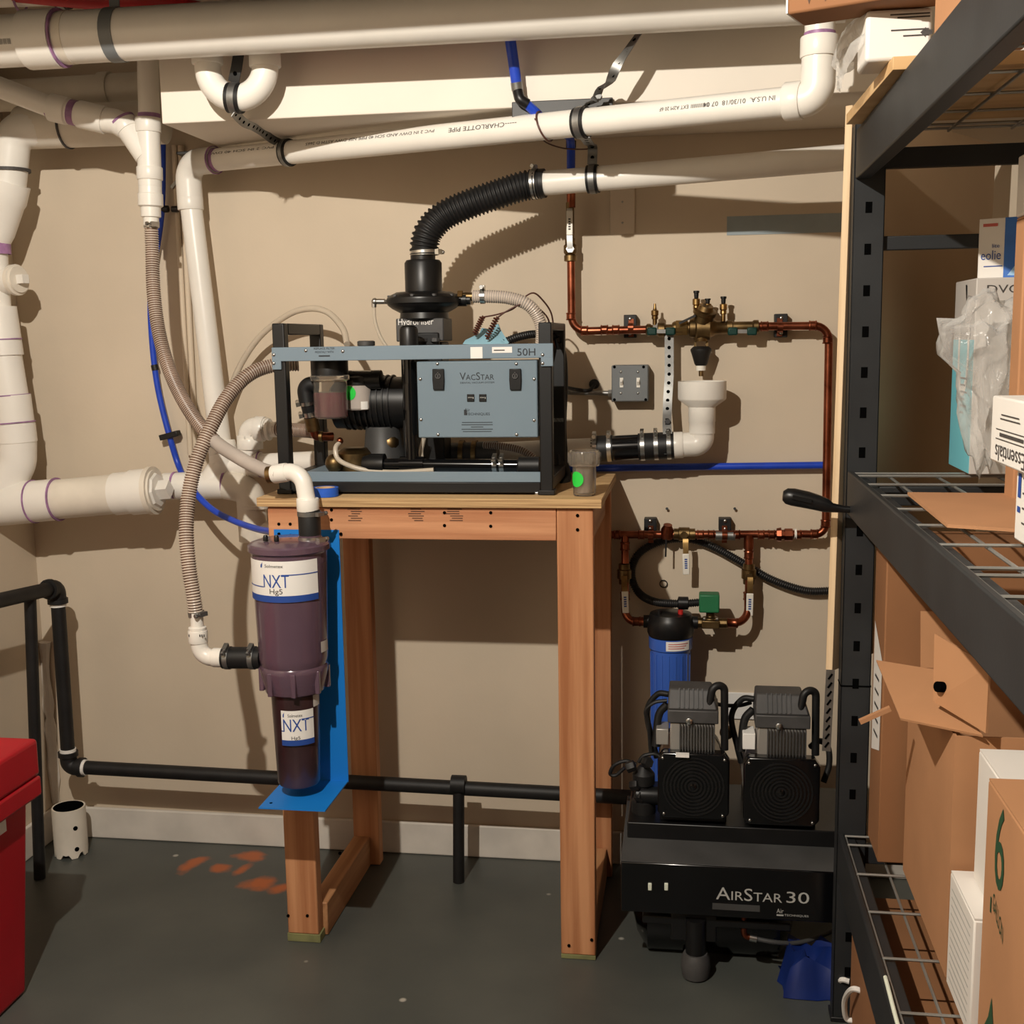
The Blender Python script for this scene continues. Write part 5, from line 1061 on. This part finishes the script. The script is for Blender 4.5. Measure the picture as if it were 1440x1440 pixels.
# two heads
for hi, (sxc, syt, syb, x0, x1, htx0, htx1, hty) in enumerate((((975), 1060, 1152, 925, 1026, 940, 1008, 969), ((1099), 1067, 1162, 1046, 1154, 1063, 1137, 976))):
    Yh_ = -.53
    c = U(sxc, (syt+syb)/2, Yh_); wd = (U(x1, 1100, Yh_)-U(x0, 1100, Yh_)).x; ht = kz(syt, Yh_, sxc)-kz(syb, Yh_, sxc)
    lab = {}
    zb_ = c.z-ht/2; 
    sh = G(); sh.prism([c+V((x*wd/2, 0, z*ht/2)) for x, z in ((-.84, -1), (.84, -1), (1, -.82), (1, .78), (.86, 1), (-.86, 1), (-1, .78), (-1, -.82))], V((0, .035, 0))); so = sh.put(t, 'fan_shroud', M['gloss'], bevel=.004)
    for k in range(1, 9): G().ring(c+V((0, -.0015, 0)), EY, .0088*k, .0088*k+.0035, .004, 28).put(t, 'grille_ring', M['frame'], so)
    G().lathe(c+V((0, -.004, 0)), EY, [(0, .006), (.004, .012)], 16).put(t, 'grille_hub', M['gloss'], so)
    g = G()
    for x, z in ((-.86, .84), (.86, .84), (-.82, -.86), (.82, -.86)): g.ball(c+V((x*wd/2, -.002, z*ht/2)), .004, 8, .6, EY)
    g.put(t, 'screw', M['screw'], so)
    # motor behind
    G().lathe(c+V((-.008, .03, .01)), EY, [(0, wd*.46), (.17, wd*.46), (.175, wd*.40), (.2, wd*.3)], 30).put(t, 'motor', M['silver'])
    G().lathe(c+V((-.008, .19, .01)), EY, [(0, wd*.47), (.03, wd*.47), (.05, wd*.35)], 24).put(t, 'motor_end', M['blk'])
    # cylinder with fins and head above
    hx0, hx1 = U(htx0, 1010, Yh_+.03).x, U(htx1, 1010, Yh_+.03).x; hz0, hz1 = c.z+ht*.44, kz(hty, Yh_+.05, sxc); hm = hz0+(hz1-hz0)*.5
    y0h, y1h = Yh_+.02, Yh_+.13
    G().box(hx0+.004, hx1-.004, y0h+.006, y1h-.006, hz0, hm).put(t, 'cylinder_block', M['silver'], bevel=.004)
    nf = 13
    for k in range(nf):
        x = hx0+.028+(hx1-hx0-.034)*k/(nf-1); G().box(x-.0012, x+.0012, y0h-.004, y0h+.008, hz0+.006, hm-.002).put(t, 'cooling_fin', M['alu'])
    hd = G().box(hx0-.002, hx1+.004, y0h, y1h, hm, hm+(hz1-hm)*.42).put(t, 'head_plate', M['alu'], bevel=.003)
    tp = G(); zt0_ = hm+(hz1-hm)*.42; tp.hexa([(hx0-.002, y0h+.004, zt0_), (hx1+.002, y0h+.004, zt0_), (hx1+.002, y1h, zt0_), (hx0-.002, y1h, zt0_), (hx0+.001, y0h+.03, hz1), (hx1-.012, y0h+.03, hz1), (hx1-.012, y1h-.01, hz1), (hx0+.001, y1h-.01, hz1)]); tp.put(t, 'cylinder_head', M['alu'], bevel=.004)
    for k in range(6):
        x = hx0+.026+.011*k; G().bar(V((x, y0h+.006, zt0_+.004)), V((x, y0h+.030, hz1+.001)), .003, .005).put(t, 'head_fin', M['deck'])
    G().lathe(V(((hx0+hx1)/2-.008, y0h-.002, hm+.008)), -EY, [(0, .008), (.006, .008), (.008, .004)], 12).put(t, 'head_bolt', M['steel'])
    xp = hx1+.004
    G().tube(fil([V((hx1-.018, y0h+.02, zt0_+.01)), V((hx1-.010, y0h+.02, hz1+.012)), V((hx1+.018, y0h+.03, hz1+.012)), V((hx1+.020, y0h+.03, hz0+.005))], .022), .0095, 12).put(t, 'discharge_pipe', M['rub'])
    G().tube(spl([V((hx0, y1h-.03, hz1-.03)), V((hx0-.03, y1h-.02, hz1-.035)), V((hx0-.055, y1h-.02, hz1-.08)), V((hx0-.04, y1h-.03, hz0+.0)), V((hx0-.03, y1h-.03, hz0-.04))], 8), .0075, 10).put(t, 'intake_hose', M['rub'])
    G().tube(spl([V((hx0-.004, y1h-.05, hz1-.05)), V((hx0-.025, y1h-.05, hz1-.08)), V((hx0-.032, y1h-.06, hz0+.0))], 8), .010, 10).put(t, 'intake_hose', M['rub'])
    G().box(hx0-.03, hx0+.0, y0h+.02, y0h+.08, hz0+.015, hz0+.055).put(t, 'motor_label', M['paper'] if hi else M['silver'], bevel=.002)
    g = G(); g.box(c.x-wd*.47, c.x+wd*.47, -.50, -.30, zd+.012, zb_+.02); g.put(t, 'mount_foot', M['blk'], bevel=.003)
G().box(U(962, 1063, -.54).x-.02, U(962, 1063, -.54).x+.012, -.545, -.53, kz(1062, -.54), kz(1058, -.54)).put(t, 'shroud_tag', M['paper'])
# fittings at left side
g = G(); p = U(905, 1085, -.45); g.lathe(V((p.x, -.45, zd+.012)), EZ, [(0, .03), (.03, .03), (.034, .022), (.07, .022), (.075, .028), (.1, .028), (.12, .012)], 16); g.put(t, 'regulator', M['iron'])
for k, (x, y) in enumerate(((887, 1078), (893, 1104), (900, 1120), (910, 1072))): G().hexnut(U(x, y, -.47), V((1, -.5*k, .4)), .014, .022).put(t, 'fitting_nut', M['iron'])
g = G(); q = U(912, 1118, -.46); g.lathe(q-EX*.03, EX, [(0, .022), (.05, .024), (.07, .02)], 14); g.put(t, 'pressure_switch', M['blk'])
for pts in (((895, 1075), (880, 1070), (864, 1076), (858, 1088), (866, 1090), (878, 1080)), ((898, 1072), (905, 1063), (918, 1060), (925, 1062)), ((900, 1080), (896, 1095), (905, 1110), (915, 1100), (910, 1080)), ((915, 1058), (912, 1020), (908, 1000), (920, 988), (938, 985))):
    G().tube(spl([U(x, y, -.45) for x, y in pts], 6), .0048, 8).put(t, 'cable', M['rub'])
G().tube(spl(PP((1008, 990, -.42), (1020, 992, -.40), (1040, 992, -.40), (1056, 988, -.41)), 6), .005, 8).put(t, 'link_tube', M['rub'])
G().tube(spl(PP((1140, 1050, -.40), (1152, 1042, -.42), (1164, 1050, -.44), (1166, 1075, -.45), (1158, 1100, -.46)), 6), .0075, 10).put(t, 'side_hose', M['iron'])
g = G(); p = U(1022, 1030, -.40); g.ball(p, .018, 10); g.put(t, 'brass_elbow', M['bronze'])
# crumpled blue bag
c = UZ(1142, 1398); g = G(); random.seed(5)
xs = [c.x-.065, c.x+.08]; n = 7; vs = []
for i in range(n):
    for j in range(n):
        x = -.07+.15*i/(n-1); y = -.03+.15*j/(n-1); e = min(i, n-1-i, j, n-1-j); vs.append((c.x+x+random.uniform(-.008, .008), c.y+y+random.uniform(-.008, .008), .002+(0 if e == 0 else .05+random.uniform(0, .05))))
g.add(vs, [(i*n+j, (i+1)*n+j, (i+1)*n+j+1, i*n+j+1) for i in range(n-1) for j in range(n-1)])
g.add([(v.x, v.y, .001) for v in g.v[:]], [((i+1)*n+j, i*n+j, i*n+j+1, (i+1)*n+j+1) for i in range(n-1) for j in range(n-1)])
single(g, 'blue_bag', M['bluebag'], 'crumpled blue bag on the floor under the compressor', 'bag', smooth=60, loc=(c.x, c.y, 0))
# ---------------------------------------------------------------- black shelving unit on the right
S0, S1, YA, YB = .328, .965, -.705, -2.62
t = T('shelving_unit', 'heavy black metal shelving unit along the right side, with wire decks', 'shelving', ((S0+S1)/2, -1.6, 0))
sm = M['shelf']
for x in (S0-.006, S1-.058):
    for y in (YA, YB):
        g = G(); y1 = y-.045; g.box(x, x+.062, y1, y1+.003, .004, 1.945); g.box(x, x+.003, y1, y, .004, 1.945); g.box(x+.059, x+.062, y1, y, .004, 1.945); g.box(x, x+.02, y-.003, y, .004, 1.945)
        po = g.put(t, 'upright_post', sm, bevel=.001)
        G().box(x-.004, x+.066, y1-.004, y+.004, .0005, .012).put(t, 'foot_cap', M['rub'], po, bevel=.002)
        if y == YA and x < .5:
            for k in range(46):
                z = .08+k*.0415
                if 1.84 < z or 1.14 < z < 1.25 or .33 < z < .46: continue
                if k % 2: G().box(x+.024, x+.037, y1-.0008, y1+.002, z-.011, z+.011).put(t, 'slot', M['dark'], po)
            for z in (.78,): G().box(x-.001, x+.063, y1-.0015, y, z-.0015, z+.0015).put(t, 'post_joint', M['dark'], po)
LV = ((.338, .447), (1.155, 1.245), (1.838, 1.934))
for z0_, z1_ in LV:
    for x in (S0, S1):
        s = 1 if x == S0 else -1; xa, xb = sorted((x-.004*s, x+.03*s))
        g = G(); prof = [(x-.004*s, z0_), (x+.026*s, z0_), (x+.034*s, z1_-.022), (x+.034*s, z1_-.012), (x+.012*s, z1_-.012), (x+.008*s, z1_), (x-.004*s, z1_)]
        ya_, yb_ = (YA-.046, YB) ; g.prism([V((px, ya_+.0, pz)) for px, pz in prof], V((0, yb_-ya_, 0))); g.put(t, 'beam', sm, bevel=.003)
    for y in (YA-.02, YB-.02): G().box(S0+.05, S1-.05, y-.012, y+.012, z1_-.075, z1_-.035).put(t, 'end_tie', sm, bevel=.002)
    zw = z1_-.008
    dk = G().tube([V((S0+.012, YA-.05, zw)), V((S0+.012, YB, zw))], .0028, 6).put(t, 'wire_deck', M['wiredk'])
    for y in [-.755+0*i for i in range(1)]+[-.80, -.94, -1.10, -1.27, -1.44, -1.61, -1.775, -1.82, -1.94, -2.1, -2.27, -2.44]:
        G().tube([V((S0+.010, y, zw+.003)), V((S1-.01, y, zw+.003))], .0028, 6).put(t, 'deck_wire', M['wiredk'], dk)
    for x in (.405, .50, .62, .75, .88): G().tube([V((x, YA-.05, zw-.002)), V((x, YB, zw-.002))], .0028, 6).put(t, 'deck_wire', M['wiredk'], dk)
zc1 = U(1300, 342, YA).z; G().box(S0+.05, S1-.05, YA-.03, YA-.01, zc1-.014, zc1+.014).put(t, 'end_brace', sm, bevel=.002)
# zip tie, lath, slotted angle, handle
g = G(); p, q = UX(1247, 1312, S0+.002), UX(1303, 1432, S0+.002); p.z = q.z = .4535
g.tube(spl([p, p.lerp(q, .5)+V((-.003, 0, 0)), q], 6), .0035, 8); g.ball(q, .007, 8); single(g, 'zip_tie', M['plasticY'], 'pale plastic tie lying along the edge of the lowest wire deck', 'tie')
sd = V((cos(rad(55)), sin(rad(55)), 0)); sn = V((sin(rad(55)), -cos(rad(55)), 0)); sa_ = U(1189, 149, -.704); sb_ = U(1161, 942, -.704)
g = G(); g.hexa([sb_, sb_+sn*.016, sb_+sn*.016+sd*.74, sb_+sd*.74, sa_, sa_+sn*.016, sa_+sn*.016+sd*.74, sa_+sd*.74]); g.m = [1 if k in (2,) else 0 for k in range(6)]
single(g, 'plywood_sheet', [M['sheetm'], M['lath']], 'plywood sheet standing on edge between the shelving and the back wall', 'sheet', bevel=.001)
a, b = U(1168, 942, -.77), U(1162, 1056, -.77); t = T('slotted_angle', 'short grey slotted metal strip beside the shelving post at compressor height', 'strip', b)
g = G(); x_ = (b-a).normalized(); g.bar(a, b, .018, .003, up=EY); g.put(t, 'strip', M['galv'])
for k in range(9): p = a.lerp(b, .08+.105*k)+V((0, -.0022, 0)); G().bar(p-V((.004, 0, .006)), p+V((.004, 0, .006)), .004, .001, up=EY).put(t, 'slot', M['dark'])
g = G(); hp_ = [U(x, y, -.80) for x, y in ((1101, 697), (1106, 697.5), (1115, 699), (1135, 703), (1150, 707), (1162, 711), (1170, 714), (1186, 716), (1215, 718))]
g.tube(hp_, [.010, .0165, .0185, .018, .0165, .0145, .010, .0075, .007], 16); g.obox(U(1128, 702, -.82), (hp_[4]-hp_[2]).normalized()*.02, EY*.001, V((.001, 0, .004)), 0)
single(g, 'grip_handle', M['blk'], 'black grip handle poking out left from the shelving post', 'handle')

def carton(name, label, cat, x0, x1, y0, y1, z0, z1, mt, group=None, rot=0, bev=.003, flaps=True):
    """a closed carton: walls, two top flaps with a seam, tape"""
    c = V(((x0+x1)/2, (y0+y1)/2, z0)); t = T(name, label, cat, c, group); t.rotation_euler.z = 0
    G().box(x0, x1, y0, y1, z0, z1-.003).put(t, 'carton_body', M[mt], bevel=bev)
    if flaps:
        m_ = (x0+x1)/2; G().box(x0+.001, m_-.0008, y0+.001, y1-.001, z1-.003, z1).put(t, 'top_flap', M[mt]); G().box(m_+.0008, x1-.001, y0+.001, y1-.001, z1-.003, z1).put(t, 'top_flap', M[mt])
    return t
# --- on top of the shelving
zt = 1.9365
bb = single(G().hexa([(.308, -1.285, zt), (.95, -1.285, zt), (.95, -.80, zt), (.298, -.80, zt), (.308, -1.285, zt+.02), (.95, -1.285, zt+.02), (.95, -.80, zt+.02), (.298, -.80, zt+.02)]), 'loose_board', [M['ply'], M['plyedge']], 'pale loose board lying on top of the shelving unit', 'board', bevel=.001)
zb = zt+.0205
yw = -1.255; x0, x1 = U(1218, 40, yw).x, U(1311, 40, yw).x; z1_ = U(1260, 12, yw).z
t = T('wrapped_white_box', 'white box in clear wrap with upside-down print on top of the loose board', 'box', ((x0+x1)/2, yw, zb))
G().box(x0, x1, yw, yw+.10, zb, z1_).put(t, 'box_body', M['box'], bevel=.006)
g = G()
for k, (a, b) in enumerate(((1252, 1308), (1262, 1308), (1253, 1306), (1270, 1306))): p, q = U(a, 20+k*(4.2 if k < 2 else 8)+(6 if k >= 2 else 0), yw-.0008), U(b, 19+k*(4.2 if k < 2 else 8)+(6 if k >= 2 else 0), yw-.0008); quad(g, (p+q)/2, EX, EZ, (q-p).length, .0022)
p = U(1303, 45, yw-.001); g.add([p+V((x, 0, z))*.006 for x, z in ((-1.6, 0), (-.2, 1.3), (-.2, .6), (1.5, .6), (1.5, -.6), (-.2, -.6), (-.2, -1.3))], [list(range(7))]); g.put(t, 'print', M['ink'])
g = G(); vs = []; n = 13; random.seed(3); c00, c10, c01, c11 = U(1224, 13, -1.248), U(1215, 60, -1.248), U(1172, 84, -.98), U(1180, 132, -.98)
for i in range(n):
    for j in range(n):
        s, q = i/(n-1), j/(n-1); p = c00.lerp(c10, s).lerp(c01.lerp(c11, s), q); k = sin(pi*q)
        vs.append(p+V((-.018*k*sin(s*9), .01*k*sin(s*7+q*5), .02*k*cos(s*8)))+V([random.uniform(-.005, .005)*q for _ in range(3)]))
g.add(vs, [(i*n+j, (i+1)*n+j, (i+1)*n+j+1, i*n+j+1) for i in range(n-1) for j in range(n-1)]); g.put(t, 'film_wrap', M['film'], smooth=80)
za = z1_+.0015; A = V((.148, -1.25, za)); dd = V((.93, -.37, 0)).normalized(); dn2 = V((.37, .93, 0)).normalized(); LL, DD, HH = .235, .088, .14
t = T('long_brown_carton', 'long brown carton with dark ink sticking out left over the shelving top', 'carton', A+dd*.12)
P_ = lambda x, y, z: A+dd*x+dn2*y+EZ*z
G().hexa([P_(0, 0, 0), P_(LL, 0, 0), P_(LL, DD, 0), P_(0, DD, 0), P_(0, 0, HH), P_(LL, 0, HH), P_(LL, DD, HH), P_(0, DD, HH)]).put(t, 'carton_body', M['card2'], bevel=.004)
G().hexa([P_(-.003, .002, .002), P_(0, .002, .002), P_(0, DD-.002, .002), P_(-.003, DD-.002, .002), P_(-.003, .002, HH-.002), P_(0, .002, HH-.002), P_(0, DD-.002, HH-.002), P_(-.003, DD-.002, HH-.002)]).put(t, 'white_end', M['box'], label='white cut end of the carton')
g = G()
for k in range(4):
    o_ = P_(.035+k*.026, -.0008, .03); g.add([o_+(dd*cos(j*pi/6)*.011+EZ*sin(j*pi/6)*.02)*(1 if j % 2 else .55) for j in range(12)], [list(range(12))])
g.add([P_(x, -.0008, z) for x, z in ((.15, .06), (.16, .06), (.185, .0), (.17, .0))], [(0, 1, 2, 3)]); g.put(t, 'ink_pattern', M['kraft'])
yo = -1.37; x0 = U(1314, 30, yo).x
carton('orange_brown_carton', 'lit cardboard carton on the shelving top right of the wrapped white box', 'carton', x0, x0+.125, yo-.33, yo, zt+.001, 2.25, 'card')
rb = G(); rb.box(x0+.135, x0+.27, -1.62, -1.38, 1.937, 1.985); single(rb, 'red_bag', M['red'], 'dark red packet on the top wire deck seen from below', 'packet', bevel=.02)

# --- middle shelf
zs = 1.2455
tx, ty0, ty1 = .552, -.815, -.63; ztop = U(1370, 391, ty0).z
t = T('teal_box', 'tall white and pale teal box on the middle shelf under the blue glove box', 'box', (tx+.066, -.72, zs))
xr_ = .70
G().box(tx, xr_, ty0, ty1, zs, ztop).put(t, 'box_body', M['boxg'], bevel=.002)
zz = U(1330, 478, -.7).z; g = G(); g.box(tx-.0008, tx, ty0+.001, ty1-.001, zs+.002, zz); g.put(t, 'teal_panel', M['teal'])
g = G(); c = V((tx-.0016, (ty0+ty1)/2-.01, zz-.04)); 
for k in range(16):
    a0, a1 = pi+pi*k/16, pi+pi*(k+1)/16; g.add([c+V((0, .05*cos(a), .075*sin(a))) for a in (a0, a1)]+[c+V((0, .032*cos(a), .055*sin(a))) for a in (a1, a0)], [(0, 1, 2, 3)])
for s in (-1, 1): quad(g, c+V((0, s*.041, .035)), EY, EZ, .018, .07)
g.put(t, 'printed_loop', M['box'])
g = G()
for k in range(6): quad(g, V((tx-.0016, ty0+.07+.01*(k % 2), zs+.19-k*.014)), EY, EZ, (.07, .05, .06, .04, .055, .03)[k], .004)
text(g, 'DVC', V((tx+.05, ty0-.0008, ztop-.022)), EX, EZ, .06, .016); g.put(t, 'print', M['ink'])
g = G(); g.add([(tx-.0016, -.74, ztop-.01), (tx-.0016, -.73, ztop-.01), (tx-.0016, -.745, ztop-.06)], [(0, 1, 2)]); g.put(t, 'dark_tear', M['dark'])
# blue and white glove box, turned
A = U(1376, 390, -.80); A.z = ztop+.001; dr = V((.88, -.47, 0)).normalized(); dn_ = V((.47, .88, 0)).normalized(); L_ = .125; H_ = .118; D_ = .08
A = V((tx+.012, ty0+.075, ztop+.001))
kA = U(1374, 392, A.y).x; A.x = kA
t = T('glove_box', 'small blue and white box of gloves turned at an angle on the teal box', 'box', A+dr*.06)
G().hexa([A, A+dr*L_, A+dr*L_+dn_*D_, A+dn_*D_, A+EZ*H_, A+dr*L_+EZ*H_, A+dr*L_+dn_*D_+EZ*H_, A+dn_*D_+EZ*H_]).put(t, 'box_body', M['box'], bevel=.0015)
nf_ = -dn_*.0007; g = G(); g.add([A+dr*.05+nf_+EZ*.001, A+dr*L_+nf_+EZ*.001, A+dr*L_+nf_+EZ*H_, A+dr*.05+nf_+EZ*H_], [(0, 1, 2, 3)]); g.put(t, 'blue_panel', M['bluec'])
g = G()
for k in range(4):
    pts = [(.058+.012*k, .005), (.074+.011*k, .004), (.108+.004*k, .05+.012*k), (.124, .09), (.112-.004*k, .085), (.088+.004*k, .045)]
    if k % 2 == 0: g.add([A+dr*x+nf_*1.8+EZ*z for x, z in pts], [list(range(6))])
g.put(t, 'swirl_print', M['bluel'])
g = G(); text(g, 'eolie', A+dr*.025+nf_*1.5+EZ*.046, dr, EZ, .038, .018); text(g, 'lite', A+dr*.034+nf_*1.5+EZ*.064, dr, EZ, .014, .008); quad(g, A+dr*.03+nf_*1.5+EZ*.024, dr, EZ, .036, .002); g.put(t, 'lettering', M['navy'])
g = G(); quad(g, A+dr*.022+nf_*1.5+EZ*.105, dr, EZ, .028, .006); g.put(t, 'red_print', M['orangeink'])
# tall brown carton in front, white box on top
yq = -1.22; x0 = U(1441, 330, yq).x; zq = U(1434, 303, yq).z
carton('narrow_brown_carton', 'upright brown carton at the right frame edge behind the upside-down white box', 'carton', x0, x0+.16, yq, yq+.055, zs, zq, 'card')
yq2 = yq+.005; xq = U(1437, 260, yq2).x+.004; t = carton('small_white_box', 'small white box standing on the narrow brown carton', 'box', xq, xq+.12, yq2, yq2+.045, zq+.001, U(1436, 212, yq2).z, 'box', flaps=False)
g = G(); 
for k in range(3): quad(g, V((xq+.03, yq2-.0008, zq+.03+.022*k)), EX, EZ, .05, .004)
g.put(t, 'print', M['ink'])
# lower white box and the upside-down one on it
xl = .438; ya_ = -1.60; zl1 = UX(1425, 657, xl).z; ztl = U(1425, 658, ya_).z
t = carton('lower_white_box', 'white box with blue marks standing on the middle wire deck at the frame edge', 'box', xl, xl+.2, ya_-.26, ya_, zs+.002, ztl, 'box', flaps=False)
g = G(); yy = ya_-.012
for z0_, z1_ in ((.62, .95), (.42, .50)): g.add([(xl-.0008, yy, zs+(ztl-zs)*z0_), (xl-.0008, yy-.014, zs+(ztl-zs)*z0_), (xl-.0008, yy-.014, zs+(ztl-zs)*z1_), (xl-.0008, yy, zs+(ztl-zs)*z1_)], [(0, 1, 2, 3)])
g.put(t, 'blue_marks', M['navy']); g = G()
for k in range(5): quad(g, V((xl-.0008, ya_-.075, zs+.03+k*.02)), -EY, EZ, .08, .0025)
g.put(t, 'print', M['ink'])
xe_ = .425; pe = UX(1394, 600, xe_); ye = pe.y; ze0 = ztl+.001; ze1 = U(1400, 553, ye).z
t = carton('upside_down_white_box', 'white box lettered upside down, lying on the lower white box', 'box', xe_, xe_+.2, ye-.34, ye, ze0, max(ze1, ze0+.09), 'box', flaps=False)
hE = max(ze1, ze0+.09)-ze0; g = G(); text(g, 'Essentials', V((xe_-.0008, ye-.105, ze0+hE*.16)), EY, -EZ, .15, .022)
g.put(t, 'lettering', M['ink']); g = G(); quad(g, V((xe_-.0008, ye-.11, ze0+hE*.36)), EY, -EZ, .16, .0015); quad(g, V((xe_-.0008, ye-.11, ze0+hE*.50)), EY, -EZ, .16, .0015); quad(g, V((xe_-.0008, ye-.11, ze0+hE*.43)), EY, -EZ, .12, .005); quad(g, V((xe_-.0008, ye-.10, ze0+hE*.66)), EY, -EZ, .1, .002); quad(g, V((xe_-.0008, ye-.10, ze0+hE*.72)), EY, -EZ, .09, .002)
g.put(t, 'print', M['ink'])
# clear plastic bag: a lumpy closed skin
random.seed(11); cb = U(1388, 510, -.93); g = G(); bmx = bmesh.new(); bmesh.ops.create_icosphere(bmx, subdivisions=4, radius=1)
from mathutils import noise
for v in bmx.verts:
    n_ = v.co.normalized(); k = 1+.30*noise.noise(n_*2.1+V((3, 1, 2)))+.13*noise.noise(n_*5.3)+.06*abs(noise.noise(n_*11)); v.co = V((n_.x*.052*k*(1+.35*n_.z), n_.y*.07*k, n_.z*.150*k*(1-.12*n_.z)))
    if n_.x < -.6 and .1 < n_.z < .6: v.co += V((-.035, 0, .01))
g.add([cb+v.co for v in bmx.verts], [[v.index for v in f.verts] for f in bmx.faces]); bmx.free()
zmin = min(v.z for v in g.v); g.v = [v+EZ*(zs+.003-zmin)*((cb.z+.2-v.z)/(cb.z+.2-zmin)) for v in g.v]
o = single(g, 'plastic_bag', M['film'], 'crumpled clear plastic bag bulging in front of the teal box', 'bag', smooth=80)
# flat cardboard sheet
pc = [UZ(x, y, zs+.002) for x, y in ((1276, 696), (1332, 742))]+[V((.60, -1.60, zs+.002)), V((.66, -1.16, zs+.002))]
g = G(); g.prism(pc, V((0, 0, .005))); single(g, 'cardboard_sheet', M['card'], 'flat piece of cardboard lying on the middle wire deck', 'cardboard')

# --- lowest shelf
zs = .4475
t = carton('tall_brown_carton', 'tallest brown carton on the lowest shelf right behind the shelving post', 'carton', .386, .72, -.893, -.757, zs, 1.12, 'card2')
g = G(); pa, pb = UX(1229, 890, .3852), UX(1221, 1042, .3852); yy = -.775; g.add([(.3852, -.775, pb.z), (.3852, -.875, pb.z+.03), (.3852, -.88, pa.z-.03), (.3852, -.775, pa.z+.03)], [(0, 1, 2, 3)]); g.put(t, 'shipping_label', M['paper'])
g = G()
for k in range(5): quad(g, V((.3846, -.825, pb.z+.05+k*.03)), EY, EZ, .05, .006)
g.put(t, 'label_print', M['ink'])
# open carton with flaps
xo, yo0, yo1 = .432, -1.33, -.92; zo = U(1333, 1035, yo0).z
t = T('open_carton', 'open cardboard carton with its flaps folded out over the lowest shelf', 'carton', (xo+.1, -1.1, zs))
g = G(); th = .004; xo1 = xo+.30
for a in ((xo, xo+th, yo0, yo1), (xo1-th, xo1, yo0, yo1), (xo+th, xo1-th, yo0, yo0+th), (xo+th, xo1-th, yo1-th, yo1)): g.box(a[0], a[1], a[2], a[3], zs, zo)
g.box(xo+th, xo1-th, yo0+th, yo1-th, zs, zs+th); g.put(t, 'carton_wall', M['card'], smooth=0)
def flap(pts, name='flap'):
    g = G(); n_ = (pts[1]-pts[0]).cross(pts[2]-pts[0]).normalized()*.004; g.prism(pts, n_); return g.put(t, name, M['card'], smooth=0)
f1 = flap([U(1232, 928, -1.06), U(1318, 942, -1.13), U(1382, 1034, -1.345), U(1266, 1010, -1.28)])
f2 = flap([U(1314, 891, -1.24), U(1391, 937, -1.36), U(1386, 1031, -1.36), U(1312, 986, -1.27)])
g = G(); p = U(1323, 966, -1.285); nf2 = (U(1391, 937, -1.36)-U(1314, 891, -1.24)).cross(U(1312, 986, -1.27)-U(1314, 891, -1.24)).normalized(); g.lathe(p-nf2*.008, nf2, [(0, .009), (.016, .009)], 14); g.put(t, 'hand_hole', M['dark'], f2)
f3 = flap([V((xo+.02, yo1, zo)), V((xo1, yo1, zo)), V((xo1, yo1+.02, zo+.11)), V((xo+.02, yo1+.02, zo+.11))])
g = G(); p = U(1213, 1016, -1.06); g.bar(U(1209, 1015, -1.07), U(1252, 996, -1.07), .012, .008); g.put(t, 'flap_strip', M['card'], f1)
# white low box, white box behind, gallon box
xc = .43; pz = UX(1336, 1222, xc); yc1 = pz.y-.004; zc_top = pz.z
t = carton('low_white_box', 'low white box with faint print on the lowest shelf in front of the open carton', 'box', xc, xc+.2, -1.512, yc1, zs, zc_top, 'box')
g = G()
for k in range(12): quad(g, V((xc-.0008, (yc1-1.512)/2, zs+.02+k*(zc_top-zs-.03)/12)), EY, EZ, .13, .0018)
g.put(t, 'print', M['paleink'])
xd = .44; pd_ = UX(1390, 1094, xd); yd1 = -1.517; pz = UX(1377, 1053, .46)
t = carton('white_box_behind', 'white box on top of the low white box, behind the green-lettered carton', 'box', .46, .7, -1.512, -1.372, zc_top+.001, pz.z, 'box')
t = carton('gallon_carton', 'brown carton printed with a green 6 at the lower right corner', 'carton', xd, xd+.3, yd1-.42, yd1, zs+.001, pd_.z, 'card')
g = G(); c6 = UX(1406, 1193, xd-.001); text(g, '6', c6, -EY, EZ, .05, .125); g.put(t, 'green_numeral', M['gink']); g = G()
text(g, 'GALLON', UX(1403, 1290, xd-.001), (-EY*.8-EZ*.35).normalized(), EZ, .065, .026); g.put(t, 'green_lettering', M['gink']); g = G(); text(g, '1', UX(1393, 1272, xd-.001), -EY, EZ,   .006, .024); g.put(t, 'green_numeral', M['gink']); g = G(); p = UX(1392, 1432, xd-.001); g.add([p+V((0, -y, z))*.035 for y, z in ((-1, -1), (1, -1), (.6, -.2), (.1, 1), (-.3, -.1))], [list(range(5))]); g.put(t, 'green_print', M['gink'])
# rope-handled carton on the floor under the lowest shelf
xf = .352; t = carton('rope_handled_carton', 'brown carton with two white rope handles on the floor under the shelving', 'carton', xf, xf+.4, -1.75, -.80, .001, .325, 'card2')
for px, py in ((1186, 1392), (1203, 1405)):
    p = UX(px+6, py-12, xf); q = UX(px-5, py+28, xf); m_ = (p+q)/2
    G().tube(spl([p+V((.004, 0, 0)), p+V((-.014, .01, -.004)), m_+V((-.02, .018, 0)), q+V((-.012, .004, .0)), q+V((.004, 0, -.004))], 6), .006, 8).put(t, 'rope_handle', M['paper'])
